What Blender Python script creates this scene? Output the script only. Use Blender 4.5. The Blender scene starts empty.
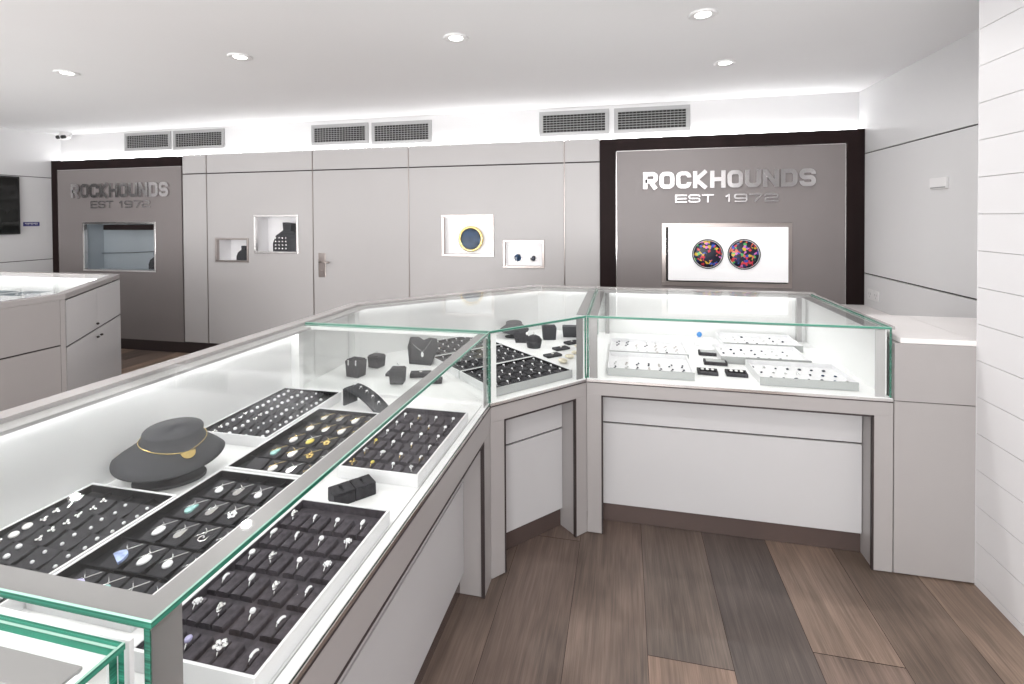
import bpy, bmesh, math, random
from mathutils import Vector, Matrix
random.seed(7)
scn = bpy.context.scene
COL = scn.collection

# ------------------------------------------------------------------ camera
def make_camera():
    yaw, pitch, roll = .2232, -.0148, -.0058
    f = Vector((-math.sin(yaw)*math.cos(pitch), math.cos(yaw)*math.cos(pitch), math.sin(pitch)))
    r = Vector((math.cos(yaw), math.sin(yaw), 0)); u = r.cross(f)
    r2 = r*math.cos(roll)+u*math.sin(roll); u2 = -r*math.sin(roll)+u*math.cos(roll)
    cd = bpy.data.cameras.new('camera'); c = bpy.data.objects.new('camera', cd); COL.objects.link(c)
    m = Matrix((r2, u2, -f)).transposed().to_4x4(); m.translation = (0, 0, 1.45)
    c.matrix_world = m
    cd.sensor_width = 36; cd.lens = 495/1024*36
    cd.shift_y = -(342-224)/1024; cd.clip_start = .02
    scn.camera = c
make_camera()

# ------------------------------------------------------------------ world, light, exposure
w = bpy.data.worlds.new('world'); scn.world = w; w.use_nodes = True
w.node_tree.nodes['Background'].inputs[0].default_value = (1, 1, 1, 1)
w.node_tree.nodes['Background'].inputs[1].default_value = 1.6
scn.view_settings.view_transform = 'Standard'; scn.view_settings.look = 'None'
scn.view_settings.gamma = 1; scn.view_settings.use_curve_mapping = False
scn.view_settings.exposure = 0.15
CEIL = 2.434
DOWN = [(.377, 2.579), (.634, 3.425), (-.898, 2.594), (-2.278, 2.586), (-3.642, 2.592)]
DOWN_HIDDEN = [(-5.1, 2.6), (-5.1, .6), (-3.6, .6), (-2.2, .6), (-.8, .6), (.5, .6), (-4.4, -1.4), (-2.2, -1.4), (-.3, -1.4)]
DOWN_POWER = 7.5
def area_light(name, loc, rot, sx, sy, power, shape='RECTANGLE', color=(1, 1, 1), spread=180):
    l = bpy.data.lights.new(name, 'AREA'); l.shape = shape; l.size = sx
    if shape in ('RECTANGLE', 'ELLIPSE'): l.size_y = sy
    l.energy = power; l.color = color; l.spread = math.radians(spread)
    o = bpy.data.objects.new(name, l); o.location = loc; o.rotation_euler = rot; COL.objects.link(o)
    return o
for x, y in DOWN+DOWN_HIDDEN:
    area_light('downlight_lamp', (x, y, CEIL-.012), (0, 0, 0), .05, .05, DOWN_POWER, 'DISK', (1, .985, .97), 170)
# daylight through the shop window behind the viewer
area_light('shop_window_daylight', (-2.2, -3.3, 1.3), (math.radians(90), 0, 0), 6.6, 2.2, 150, 'RECTANGLE', (.98, .99, 1))
# unseen fill lamp added behind the viewer, tilted up to brighten the ceiling
area_light('ceiling_fill_lamp', (-2.2, -3.35, .5), (math.radians(125), 0, 0), 6.6, 1.0, 200, 'RECTANGLE', (1, .99, .98))

# ------------------------------------------------------------------ materials
def mat(name, color, rough=.5, metal=0., spec=.5, emit=None, es=0., coat=0.):
    m = bpy.data.materials.new(name); m.use_nodes = True
    b = m.node_tree.nodes['Principled BSDF']
    b.inputs['Base Color'].default_value = (*color, 1); b.inputs['Roughness'].default_value = rough
    b.inputs['Metallic'].default_value = metal; b.inputs['Specular IOR Level'].default_value = spec
    b.inputs['Coat Weight'].default_value = coat
    if emit: b.inputs['Emission Color'].default_value = (*emit, 1); b.inputs['Emission Strength'].default_value = es
    return m
def varied(m, scale, amount, bump=0., stretch=(1, 1, 1)):
    """procedural mottling of the base colour and a fine bump"""
    nt = m.node_tree; b = nt.nodes['Principled BSDF']; base = b.inputs['Base Color'].default_value[:]
    tc = nt.nodes.new('ShaderNodeTexCoord'); mp = nt.nodes.new('ShaderNodeMapping'); mp.inputs['Scale'].default_value = stretch
    nz = nt.nodes.new('ShaderNodeTexNoise'); nz.inputs['Scale'].default_value = scale; nz.inputs['Detail'].default_value = 3
    rp = nt.nodes.new('ShaderNodeValToRGB')
    rp.color_ramp.elements[0].color = (*[c*(1-amount) for c in base[:3]], 1)
    rp.color_ramp.elements[1].color = (*[min(1, c*(1+amount)) for c in base[:3]], 1)
    rp.color_ramp.elements[0].position = .3; rp.color_ramp.elements[1].position = .7
    nt.links.new(tc.outputs['Object'], mp.inputs[0]); nt.links.new(mp.outputs[0], nz.inputs['Vector'])
    nt.links.new(nz.outputs['Fac'], rp.inputs[0]); nt.links.new(rp.outputs[0], b.inputs['Base Color'])
    if bump:
        bp = nt.nodes.new('ShaderNodeBump'); bp.inputs['Strength'].default_value = bump; bp.inputs['Distance'].default_value = .001
        nt.links.new(nz.outputs['Fac'], bp.inputs['Height']); nt.links.new(bp.outputs[0], b.inputs['Normal'])
    return m
def glass_mat(name, tint, refl=.05):
    m = bpy.data.materials.new(name); m.use_nodes = True; nt = m.node_tree; nt.nodes.clear()
    out = nt.nodes.new('ShaderNodeOutputMaterial'); mix = nt.nodes.new('ShaderNodeMixShader')
    tr = nt.nodes.new('ShaderNodeBsdfTransparent'); tr.inputs[0].default_value = (*tint, 1)
    gl = nt.nodes.new('ShaderNodeBsdfGlossy'); gl.inputs['Roughness'].default_value = .0
    lw = nt.nodes.new('ShaderNodeLayerWeight'); lw.inputs['Blend'].default_value = .5
    pw = nt.nodes.new('ShaderNodeMath'); pw.operation = 'POWER'; pw.inputs[1].default_value = 5
    ml = nt.nodes.new('ShaderNodeMath'); ml.operation = 'MULTIPLY_ADD'; ml.inputs[1].default_value = .45; ml.inputs[2].default_value = refl*.5
    nt.links.new(lw.outputs['Facing'], pw.inputs[0]); nt.links.new(pw.outputs[0], ml.inputs[0])
    nt.links.new(ml.outputs[0], mix.inputs[0]); nt.links.new(tr.outputs[0], mix.inputs[1]); nt.links.new(gl.outputs[0], mix.inputs[2])
    nt.links.new(mix.outputs[0], out.inputs[0])
    return m
M = {}
M['wall_white'] = varied(mat('wall_white', (.66, .655, .66), .45), 1.5, .015)
M['shiplap'] = varied(mat('shiplap_white', (.70, .69, .70), .4), 2, .015)
M['ceiling'] = varied(mat('ceiling_white', (.84, .835, .84), .8), 1.2, .01)
M['panel'] = varied(mat('wall_panel_grey', (.46, .443, .441), .38), 1.0, .02)
M['taupe'] = varied(mat('sign_panel_taupe', (.215, .192, .190), .4), 1.2, .03)
M['wenge'] = varied(mat('dark_wood_frame', (.014, .007, .007), .6, 0, .15), 5, .3, stretch=(1, 1, .1))
M['groove'] = mat('dark_groove', (.03, .02, .02), .6)
M['metal_edge'] = mat('steel_edge', (.75, .73, .72), .15, 1)
M['chrome'] = mat('polished_letter_metal', (.62, .60, .60), .2, 1)
M['satin'] = mat('satin_nickel', (.45, .40, .38), .3, 1)
M['counter'] = varied(mat('counter_grey_laminate', (.335, .315, .31), .33), 2, .03)
M['counter_front'] = varied(mat('counter_white_panel', (.50, .492, .498), .35), 2, .01)
M['counter_back'] = varied(mat('counter_pale_grey', (.41, .40, .40), .35), 2, .02)
M['cupboard'] = mat('cupboard_white', (.60, .595, .60), .25)
M['plinth'] = mat('bronze_plinth', (.16, .12, .11), .25, .6)
M['deck'] = varied(mat('deck_white', (.84, .84, .84), .4), 3, .01)
M['inner_white'] = varied(mat('lining_white', (.85, .855, .85), .5), 3, .01)
M['rim'] = varied(mat('rim_grey', (.35, .33, .325), .25, 0), 2, .03)
M['band'] = mat('grey_band_under_glass', (.27, .26, .26), .35, .2)
M['glass'] = glass_mat('clear_glass', (.988, .995, .991), .028)
M['niche_pane'] = glass_mat('niche_pane', (.99, .99, .99), .008)
M['glass_edge'] = varied(mat('green_glass_edge', (.028, .17, .115), .08, 0, .8), 1, .65, stretch=(1.5, 1.5, 420))  # fine colour bands painted in to imitate refraction layers
M['glass_arris'] = mat('glass_arris', (.30, .50, .42), .06, 0, 1.)
M['led'] = mat('led_strip', (1, 1, 1), .5, emit=(1, 1, 1), es=6)
M['led_long'] = mat('led_strip_long', (1, 1, 1), .5, emit=(1, 1, 1), es=12)
M['niche_led'] = mat('niche_led_strip', (1, 1, 1), .5, emit=(1, 1, 1), es=2.2)
M['cove'] = mat('cove_light', (1, 1, 1), .5, emit=(1, 1, 1), es=14)
M['lamp'] = mat('downlight_lens', (1, 1, 1), .5, emit=(1, .99, .97), es=6)
M['vent'] = mat('vent_aluminium', (.36, .36, .36), .4, .3)
M['black'] = mat('matte_black', (.012, .012, .012), .6)
M['felt'] = varied(mat('charcoal_leatherette', (.040, .039, .044), .75, 0, .2), 60, .3, .3)
M['felt_lo'] = varied(mat('black_tray_lining', (.010, .010, .012), .9, 0, .1), 60, .3)
M['suede'] = varied(mat('grey_purple_suede', (.075, .068, .078), .9, 0, .1), 80, .25, .3)
M['bust'] = varied(mat('dark_grey_leatherette', (.048, .049, .054), .65, 0, .25), 90, .15, .2)
M['tray_white'] = mat('tray_white_lacquer', (.78, .78, .79), .35)
M['tray_shade_insert_grey'] = mat('front_shade_insert_grey', (.36, .37, .365), .4)  # white trays' front walls painted darker as shade; plain grey box inserts share it
M['pad_white'] = varied(mat('white_velvet_pad', (.78, .775, .79), .8), 40, .04)
M['silver'] = mat('silver', (.88, .88, .88), .15, 1)
M['gold'] = mat('gold', (.82, .62, .25), .22, 1)
M['diamond'] = mat('clear_white_stone', (.88, .88, .9), .1, 0, .9)
M['pearl'] = mat('pearl', (.85, .83, .82), .2, 0, .7)
M['opal'] = varied(mat('milky_blue_opal', (.38, .47, .78), .15, 0, .8), 120, .35)
M['opal_green'] = varied(mat('sea_green_opal', (.35, .62, .60), .15, 0, .8), 120, .3)
M['lavender'] = varied(mat('lavender_opal', (.55, .52, .80), .15, 0, .8), 120, .2)
M['darkgem'] = mat('dark_opal', (.03, .035, .06), .15, 0, .8)
M['bluegem'] = mat('bright_blue_opal', (.03, .22, .60), .12, 0, .8)
M['yellowgem'] = mat('yellow_gem', (.75, .62, .12), .15, 0, .8)
M['shell'] = varied(mat('cream_shell', (.72, .66, .52), .5), 60, .15)
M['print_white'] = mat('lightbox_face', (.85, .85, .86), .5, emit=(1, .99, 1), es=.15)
M['niche_white'] = mat('niche_white', (.88, .87, .88), .5)
M['niche_blue'] = varied(mat('niche_blue_grey', (.33, .37, .40), .35), 3, .06)
M['screen'] = varied(mat('screen_black', (.012, .013, .012), .12), 4, .5)
M['label_blue'] = mat('plate_blue', (.03, .03, .16), .4)
M['ledge'] = varied(mat('pale_stone_ledge', (.74, .71, .70), .35), 6, .02)
M['plastic'] = mat('white_plastic', (.75, .74, .74), .4)
def opal_print():
    m = bpy.data.materials.new('black_opal_fire'); m.use_nodes = True; nt = m.node_tree; b = nt.nodes['Principled BSDF']
    tc = nt.nodes.new('ShaderNodeTexCoord'); v = nt.nodes.new('ShaderNodeTexVoronoi'); v.inputs['Scale'].default_value = 48
    v2 = nt.nodes.new('ShaderNodeTexNoise'); v2.inputs['Scale'].default_value = 24
    sp = nt.nodes.new('ShaderNodeSeparateColor'); rp = nt.nodes.new('ShaderNodeValToRGB')
    e = rp.color_ramp; e.interpolation = 'CONSTANT'
    cols = [(0, (.01, .012, .03)), (.46, (.02, .03, .14)), (.55, (.04, .10, .55)), (.62, (.75, .05, .08)), (.76, (.85, .18, .10)), (.83, (.80, .55, .05)), (.90, (.10, .55, .15)), (.95, (.75, .2, .6))]
    e.elements[0].position = 0; e.elements[0].color = (*cols[0][1], 1); e.elements[1].position = cols[1][0]; e.elements[1].color = (*cols[1][1], 1)
    for p, c in cols[2:]: k = e.elements.new(p); k.color = (*c, 1)
    mx = nt.nodes.new('ShaderNodeMixRGB'); mx.blend_type = 'MULTIPLY'; mx.inputs[0].default_value = .35
    nt.links.new(tc.outputs['Object'], v.inputs['Vector']); nt.links.new(tc.outputs['Object'], v2.inputs['Vector'])
    nt.links.new(v.outputs['Color'], sp.inputs[0]); nt.links.new(sp.outputs[0], rp.inputs[0])
    nt.links.new(rp.outputs[0], mx.inputs[1]); nt.links.new(v2.outputs['Color'], mx.inputs[2])
    nt.links.new(mx.outputs[0], b.inputs['Base Color']); b.inputs['Roughness'].default_value = .3
    return m
M['fire'] = opal_print()
M['bluefire'] = varied(mat('blue_black_opal', (.03, .065, .13), .55, 0, .25), 40, .8)
def floor_mat():
    m = bpy.data.materials.new('oak_boards'); m.use_nodes = True; nt = m.node_tree; b = nt.nodes['Principled BSDF']
    at = nt.nodes.new('ShaderNodeAttribute'); at.attribute_name = 'board'
    tc = nt.nodes.new('ShaderNodeTexCoord')
    ad = nt.nodes.new('ShaderNodeVectorMath'); ad.operation = 'MULTIPLY_ADD'; ad.inputs[1].default_value = (31, 17, 23)
    nt.links.new(at.outputs['Color'], ad.inputs[0]); nt.links.new(tc.outputs['Object'], ad.inputs[2])
    def noise(sc, st, det, dist=0):
        mp = nt.nodes.new('ShaderNodeMapping'); mp.inputs['Scale'].default_value = st
        n = nt.nodes.new('ShaderNodeTexNoise'); n.inputs['Scale'].default_value = sc; n.inputs['Detail'].default_value = det; n.inputs['Distortion'].default_value = dist
        nt.links.new(ad.outputs[0], mp.inputs[0]); nt.links.new(mp.outputs[0], n.inputs['Vector']); return n
    g = noise(4, (9, .45, 1), 6, 1.6); fine = noise(40, (8, .18, 1), 4); blot = noise(2.2, (2.2, .7, 1), 3, .6)
    def ramp(n, lo, hi, a=.3, c=.7):
        r = nt.nodes.new('ShaderNodeValToRGB'); r.color_ramp.elements[0].position = a; r.color_ramp.elements[1].position = c
        r.color_ramp.elements[0].color = (lo, lo, lo, 1); r.color_ramp.elements[1].color = (hi, hi, hi, 1)
        nt.links.new(n.outputs['Fac'], r.inputs[0]); return r
    cur = at.outputs['Color']
    for r in (ramp(g, .50, .92, .32, .68), ramp(fine, .68, .96, .38, .62), ramp(blot, .45, .95, .34, .62)):
        mx = nt.nodes.new('ShaderNodeMixRGB'); mx.blend_type = 'MULTIPLY'; mx.inputs[0].default_value = .75
        nt.links.new(cur, mx.inputs[1]); nt.links.new(r.outputs[0], mx.inputs[2]); cur = mx.outputs[0]
    nt.links.new(cur, b.inputs['Base Color']); b.inputs['Roughness'].default_value = .42
    bp = nt.nodes.new('ShaderNodeBump'); bp.inputs['Strength'].default_value = .25; bp.inputs['Distance'].default_value = .002
    nt.links.new(fine.outputs['Fac'], bp.inputs['Height']); nt.links.new(bp.outputs[0], b.inputs['Normal'])
    return m
M['floor'] = floor_mat()

# ------------------------------------------------------------------ mesh builder
class MB:
    def __init__(s): s.v = []; s.f = []; s.m = []; s.sm = []
    def add(s, vs, fs, mi=0, smooth=False):
        b = len(s.v); s.v += [tuple(v) for v in vs]
        for k, f in enumerate(fs):
            s.f.append([b+i for i in f]); s.m.append(mi[k] if isinstance(mi, (list, tuple)) else mi); s.sm.append(smooth)
        return s
    def box(s, x0, x1, y0, y1, z0, z1, mi=0):
        v = [(x, y, z) for z in (z0, z1) for y in (y0, y1) for x in (x0, x1)]
        return s.add(v, [(0, 2, 3, 1), (4, 5, 7, 6), (0, 1, 5, 4), (2, 6, 7, 3), (0, 4, 6, 2), (1, 3, 7, 5)], mi)
    def prism(s, poly, z0, z1, mi=0, side=None):
        a = sum(poly[i][0]*poly[(i+1) % len(poly)][1]-poly[(i+1) % len(poly)][0]*poly[i][1] for i in range(len(poly)))
        if a < 0: poly = poly[::-1]
        n = len(poly); v = [(x, y, z0) for x, y in poly]+[(x, y, z1) for x, y in poly]
        f = [tuple(range(n))[::-1], tuple(range(n, 2*n))]+[(i, (i+1) % n, n+(i+1) % n, n+i) for i in range(n)]
        return s.add(v, f, [mi, mi]+[mi if side is None else side]*n)
    def obox(s, o, d, n, u0, u1, v0, v1, z0, z1, mi=0):
        """box along direction d from o, n = inward normal"""
        P = lambda u, v: (o[0]+d[0]*u+n[0]*v, o[1]+d[1]*u+n[1]*v)
        return s.prism([P(u0, v0), P(u1, v0), P(u1, v1), P(u0, v1)], z0, z1, mi)
    def tube(s, pts, r, n=8, mi=0, closed=False):
        pts = [Vector(p) for p in pts]; rings = []
        for i, p in enumerate(pts):
            a = pts[i-1] if (i or closed) else p; b = pts[(i+1) % len(pts)] if (i < len(pts)-1 or closed) else p
            t = (b-a).normalized(); q = t.orthogonal().normalized()
            ref = Vector((.13, .27, .95)); q = (ref-t*ref.dot(t)).normalized() if abs(t.dot(ref)) < .98 else q
            w2 = t.cross(q); rings.append([p+(q*math.cos(k*2*math.pi/n)+w2*math.sin(k*2*math.pi/n))*r for k in range(n)])
        v = [x for rg in rings for x in rg]; f = []
        m_ = len(pts)
        for i in range(m_ if closed else m_-1):
            for k in range(n):
                j = (i+1) % m_; f.append((i*n+k, i*n+(k+1) % n, j*n+(k+1) % n, j*n+k))
        if not closed: f += [tuple(range(n))[::-1], tuple(range((m_-1)*n, m_*n))]
        return s.add(v, f, mi, True)
    def lathe(s, prof, n=24, mi=0, sx=1, sy=1, c=(0, 0, 0), cap=True):
        v = []; f = []
        for r, z in prof:
            for k in range(n): a = k*2*math.pi/n; v.append((c[0]+r*sx*math.cos(a), c[1]+r*sy*math.sin(a), c[2]+z))
        for i in range(len(prof)-1):
            for k in range(n): f.append((i*n+k, i*n+(k+1) % n, (i+1)*n+(k+1) % n, (i+1)*n+k))
        if cap: f += [tuple(range(n))[::-1], tuple(range((len(prof)-1)*n, len(prof)*n))]
        return s.add(v, f, mi, True)
    def ball(s, c, rx, ry, rz, mi=0, n=10, m=6, smooth=True):
        pr = [(math.sin(math.pi*i/m)*1.0+1e-5, -math.cos(math.pi*i/m)) for i in range(m+1)]
        v = []; f = []
        for r, z in pr:
            for k in range(n): a = k*2*math.pi/n; v.append((c[0]+r*rx*math.cos(a), c[1]+r*ry*math.sin(a), c[2]+z*rz))
        for i in range(m):
            for k in range(n): f.append((i*n+k, i*n+(k+1) % n, (i+1)*n+(k+1) % n, (i+1)*n+k))
        return s.add(v, f, mi, smooth)
    def mesh(s, name, mats):
        me = bpy.data.meshes.new(name); me.from_pydata(s.v, [], s.f)
        for m in (mats if isinstance(mats, (list, tuple)) else [mats]): me.materials.append(M[m] if isinstance(m, str) else m)
        me.polygons.foreach_set('material_index', s.m); me.polygons.foreach_set('use_smooth', s.sm); me.update()
        return me
    def build(s, name, mats, parent=None, bevel=0, label=None):
        o = bpy.data.objects.new(name, s.mesh(name, mats)); COL.objects.link(o)
        if parent:
            o.parent = parent; o.matrix_parent_inverse = parent.matrix_basis.inverted()
        if bevel:
            bv = o.modifiers.new('bevel', 'BEVEL'); bv.width = bevel; bv.segments = 2; bv.limit_method = 'ANGLE'
        if label: o['label'] = label
        return o
def tag(o, label, cat, group=None, kind=None):
    o['label'] = label; o['category'] = cat
    if group: o['group'] = group
    if kind: o['kind'] = kind
    return o
def thing(name, label, cat, loc=(0, 0, 0), rz=0., group=None):
    o = bpy.data.objects.new(name, None); COL.objects.link(o); o.empty_display_size = .05
    o.matrix_basis = Matrix.Translation(loc) @ Matrix.Rotation(rz, 4, 'Z')
    return tag(o, label, cat, group)
def local(o):   # child built in the local frame of its parent
    o.matrix_parent_inverse = Matrix.Identity(4); return o
def struct(o, label=None):
    o['kind'] = 'structure'
    if label: o['label'] = label
    return o
ORD = ['first', 'second', 'third', 'fourth', 'fifth', 'sixth', 'seventh', 'eighth', 'ninth']

# ------------------------------------------------------------------ room shell
YB, YW = 4.412, 4.50        # face of the panelling, face of the bulkhead above it
XL, XR, XP, YP = -6.443, 1.839, 1.333, 2.262
def build_floor():
    b = MB(); cols = []
    b.box(XL-.1, XR+.1, -3.6, YW+.2, -.06, -.002, 1); cols += [(0, 0, 0)]*6
    rnd = random.Random(3)
    dark, mid, warm, red = (.17, .128, .108), (.25, .182, .148), (.40, .28, .21), (.42, .285, .215)
    fixed = {-1: mid, 0: (.22, .168, .140), 1: (.155, .122, .108), 2: (.38, .272, .21), 3: (.31, .225, .175), 4: (.40, .285, .215), 5: warm, -2: (.24, .175, .145), -3: mid}
    i = -26
    while .07+i*.2675 < XR:
        x0 = .0725+i*.2675; x1 = x0+.2658
        joints = {0: 1.672, 2: 1.80, 1: 3.1, -1: 2.9, -2: 2.2, 3: 3.4}
        j = joints.get(i, rnd.uniform(0, 2.2)); y = j-2.2*4; k = -4
        while y < YW:
            y0 = max(y, -3.6); y1 = min(y+2.2-.0025, YW)
            if y1 > y0 and x0 > XL-.1:
                c = fixed.get(i, None) or rnd.choice([dark, mid, mid, warm])
                if i == 0 and k == -1: c = red
                if i == 2 and k == -1: c = (.35, .25, .2)
                f = rnd.uniform(.93, 1.07); c = tuple(q*f for q in c)
                b.add([(x0, y0, 0), (min(x1, XR+.05), y0, 0), (min(x1, XR+.05), y1, 0), (x0, y1, 0)], [(0, 1, 2, 3)], 0); cols.append(c)
            y += 2.2; k += 1
        i += 1
    o = b.build('floor', ['floor', 'plinth'])
    at = o.data.attributes.new('board', 'FLOAT_COLOR', 'FACE')
    for n, c in enumerate(cols): at.data[n].color = (*c, 1)
    struct(o, 'wide brown oak floor boards')
build_floor()
struct(MB().box(XL-.1, XR+.1, -3.6, YW+.3, CEIL, CEIL+.1).build('ceiling', 'ceiling'))

def holed(b, x0, x1, z0, z1, y0, y1, holes, mi=0):
    xs = sorted({x0, x1, *[h[0] for h in holes], *[h[1] for h in holes]}); zs = sorted({z0, z1, *[h[2] for h in holes], *[h[3] for h in holes]})
    xs = [x for x in xs if x0 <= x <= x1]; zs = [z for z in zs if z0 <= z <= z1]
    for i in range(len(xs)-1):
        for j in range(len(zs)-1):
            cx, cz = (xs[i]+xs[i+1])/2, (zs[j]+zs[j+1])/2
            if any(h[0] < cx < h[1] and h[2] < cz < h[3] for h in holes): continue
            b.box(xs[i], xs[i+1], y0, y1, zs[j], zs[j+1], mi)
NICHES = {  # x0,x1,z0,z1
    'left_sign': (-6.005, -4.988, .862, 1.416), 'n1': (-4.22, -3.812, .99, 1.243), 'n2': (-3.745, -3.222, 1.087, 1.484),
    'n3': (-1.683, -1.173, 1.08, 1.473), 'n4': (-1.088, -.702, .982, 1.237), 'right_sign': (.311, 1.325, .855, 1.387)}
wb = MB()
wb.box(XL-.1, XR+.1, YW, YW+.35, 2.12, CEIL)                     # bulkhead
wb.box(XL-.1, XR+.1, YW+.25, YW+.35, 0, 2.12)
wall_back = struct(wb.build('wall_back', 'wall_white'))
# sheet behind the joints, so each joint shows dark
g = MB(); holed(g, XL+.02, XR, .0, 2.125, YB+.02, YB+.03, list(NICHES.values())); g.build('joint_backing', 'groove', wall_back)
# laminate panels with joints
XS = [-4.634, -4.325, -3.054, -2.016, -.5215, -.205]
gap = .0062
def panel(x0, x1, z0, z1, name='wall_panel', y=YB, m='panel', holes=()):
    b = MB(); holed(b, x0+gap, x1-gap, z0+gap, z1-gap, y, YB+.0195, holes); return b.build(name, m, wall_back)
hn = list(NICHES.values())
for i in range(5):
    if i != 2: panel(XS[i], XS[i+1], .115, 1.927, holes=[h for h in hn if XS[i] < h[0] < XS[i+1]])
    panel(XS[i], XS[i+1], 1.927, 2.135)
MB().box(XS[0], XS[-1], YB-.002, YB+.002, 2.131, 2.136).build('panel_top_edge', 'metal_edge', wall_back)
for x in XS[1:5]:
    MB().box(x-.0025, x+.0025, YB-.002, YB+.005, .115, 2.13).build('joint_strip', 'satin', wall_back)
# the flush door with its lever handle
door = struct(MB().box(XS[2]+gap, XS[3]-gap, YB, YB+.0195, .012, 1.927-gap).build('door_1', 'panel'), 'flush grey door in the panelled wall')
hb = MB(); hb.box(-2.992, -2.913, YB-.010, YB, .857, 1.097)
hb.build('handle_plate', 'satin', door, .003)
hb = MB(); hb.tube([(-2.953, YB-.005, 1.008), (-2.953, YB-.05, 1.008)], .011, 10); hb.tube([(-2.953, YB-.05, 1.008), (-2.90, YB-.052, 1.008), (-2.85, YB-.045, 1.006)], .009, 10)
hb.lathe([(.012, 0), (.012, .008)], 16, 0, c=(-2.953, YB-.012, .92))
hb.build('lever_handle', 'satin', door)
# ledge behind the panelling and cove light
MB().box(XL, XR, YB+.03, YW, 2.118, 2.126).build('cove_ledge', 'wall_white', wall_back)
MB().box(XL+.05, XR-.03, YW-.035, YW-.012, 2.127, 2.137).build('cove_light_strip', 'cove', wall_back)
# sign surrounds
def sign_wall(x0, x1, hole, label, right_leg=True, xi0=None, xi1=None):
    b = MB(); t = .10; y0 = YB-.014
    b.box(x0, x1 if right_leg else xi1, y0, YB+.019, 2.015, 2.122)
    b.box(x0, xi0, y0, YB+.019, .0, 2.015)
    if right_leg: b.box(xi1, x1, y0, YB+.019, .0, 2.015)
    b.build('sign_surround', 'wenge', wall_back)
    b = MB(); holed(b, xi0+.006, xi1-.006, .115, 2.009, YB-.002, YB+.0195, [hole]); b.build('sign_backing_panel', 'taupe', wall_back)
    b = MB(); b.box(xi0, xi0+.006, YB-.008, YB+.0195, .115, 2.015); b.box(xi0, xi1, YB-.008, YB+.0195, 2.009, 2.015)
    if right_leg: b.box(xi1-.006, xi1, YB-.008, YB+.0195, .115, 2.015)
    b.build('sign_edge_strip', 'metal_edge', wall_back)
sign_wall(-6.443, -4.634, NICHES['left_sign'], '', False, -6.366, -4.64)
sign_wall(-.205, XR-.001, NICHES['right_sign'], '', True, -.070, 1.712)
struct(MB().box(XL, -.205, YB-.004, YB+.019, 0, .115).build('baseboard_back', 'groove'))

# left wall
wl = MB(); wl.box(XL-.1, XL-.018, -3.6, YW+.3, 0, CEIL, 1)
for z0, z1 in ((0, .99), (.998, 1.922), (1.93, CEIL)): wl.box(XL-.018, XL, -3.6, YW, z0, z1, 0)
struct(wl.build('wall_left', ['wall_white', 'groove']))
# right wall and the shiplap pier
wr = MB(); wr.box(XR+.018, XR+.1, YP, YW+.3, 0, CEIL, 1)
for z0, z1 in ((0, .985), (.996, 1.924), (1.933, CEIL)): wr.box(XR, XR+.018, YP, YW, z0, z1, 0)
struct(wr.build('wall_right', ['wall_white', 'groove']))
wp = MB(); wp.box(XP+.012, XR+.1, -3.6, YP, 0, CEIL, 1)
z = 1.45-.1425*10-.0
zs = [0]+[1.45+.1418*k for k in range(-10, 7)]+[CEIL]
zs = sorted(q for q in zs if 0 <= q <= CEIL)
for a, b_ in zip(zs[:-1], zs[1:]): wp.box(XP, XP+.0115, -3.6, YP+.002, a+.0010, b_-.0010, 0)
wp.box(XP-.0008, XR, YP+.0025, YP+.004, 0, CEIL, 0)
struct(wp.build('wall_pier', ['shiplap', 'panel']), 'white horizontally boarded pier')
# shop front behind the viewer
wf = MB(); wf.box(XL-.1, XR+.1, -3.6, -3.5, 0, .25); wf.box(XL-.1, XR+.1, -3.6, -3.5, 2.35, CEIL)
wf.box(XL-.1, XL+.9, -3.6, -3.5, .25, 2.35); wf.box(1.0, XR+.1, -3.6, -3.5, .25, 2.35)
struct(wf.build('wall_front', 'wall_white'))

# ------------------------------------------------------------------ ceiling fittings
for i, (x, y) in enumerate(DOWN+DOWN_HIDDEN[:0]):
    nm = ['nearest the right sign wall corner, over the white gem case', 'closest to the dark framed right sign', 'above the corner case, right of centre',
          'over the flush door side of the room', 'leftmost of the row, towards the camera dome'][i]
    t = thing('downlight', 'round recessed ceiling downlight '+nm, 'ceiling light', (x, y, CEIL), 0, 'recessed downlights in the white ceiling')
    b = MB(); b.lathe([(.068, -.001), (.070, -.005), (.056, -.010), (.038, -.004)], 32, c=(x, y, CEIL), cap=False); b.build('trim_ring', 'plastic', t)
    b = MB(); b.lathe([(.038, -.0035), (.037, -.006)], 32, c=(x, y, CEIL)); b.build('lens', 'lamp', t)
VENTS = [(-5.385, -4.765, 2.197, 2.396, 'leftmost of the left pair'), (-4.733, -4.084, 2.188, 2.393, 'right one of the left pair'), (-3.053, -2.43, 2.171, 2.376, 'left one of the middle pair'),
         (-2.393, -1.772, 2.155, 2.370, 'right one of the middle pair'), (-.742, -.128, 2.165, 2.386, 'left one of the right pair'), (-.085, .542, 2.165, 2.384, 'rightmost of the right pair')]
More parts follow.
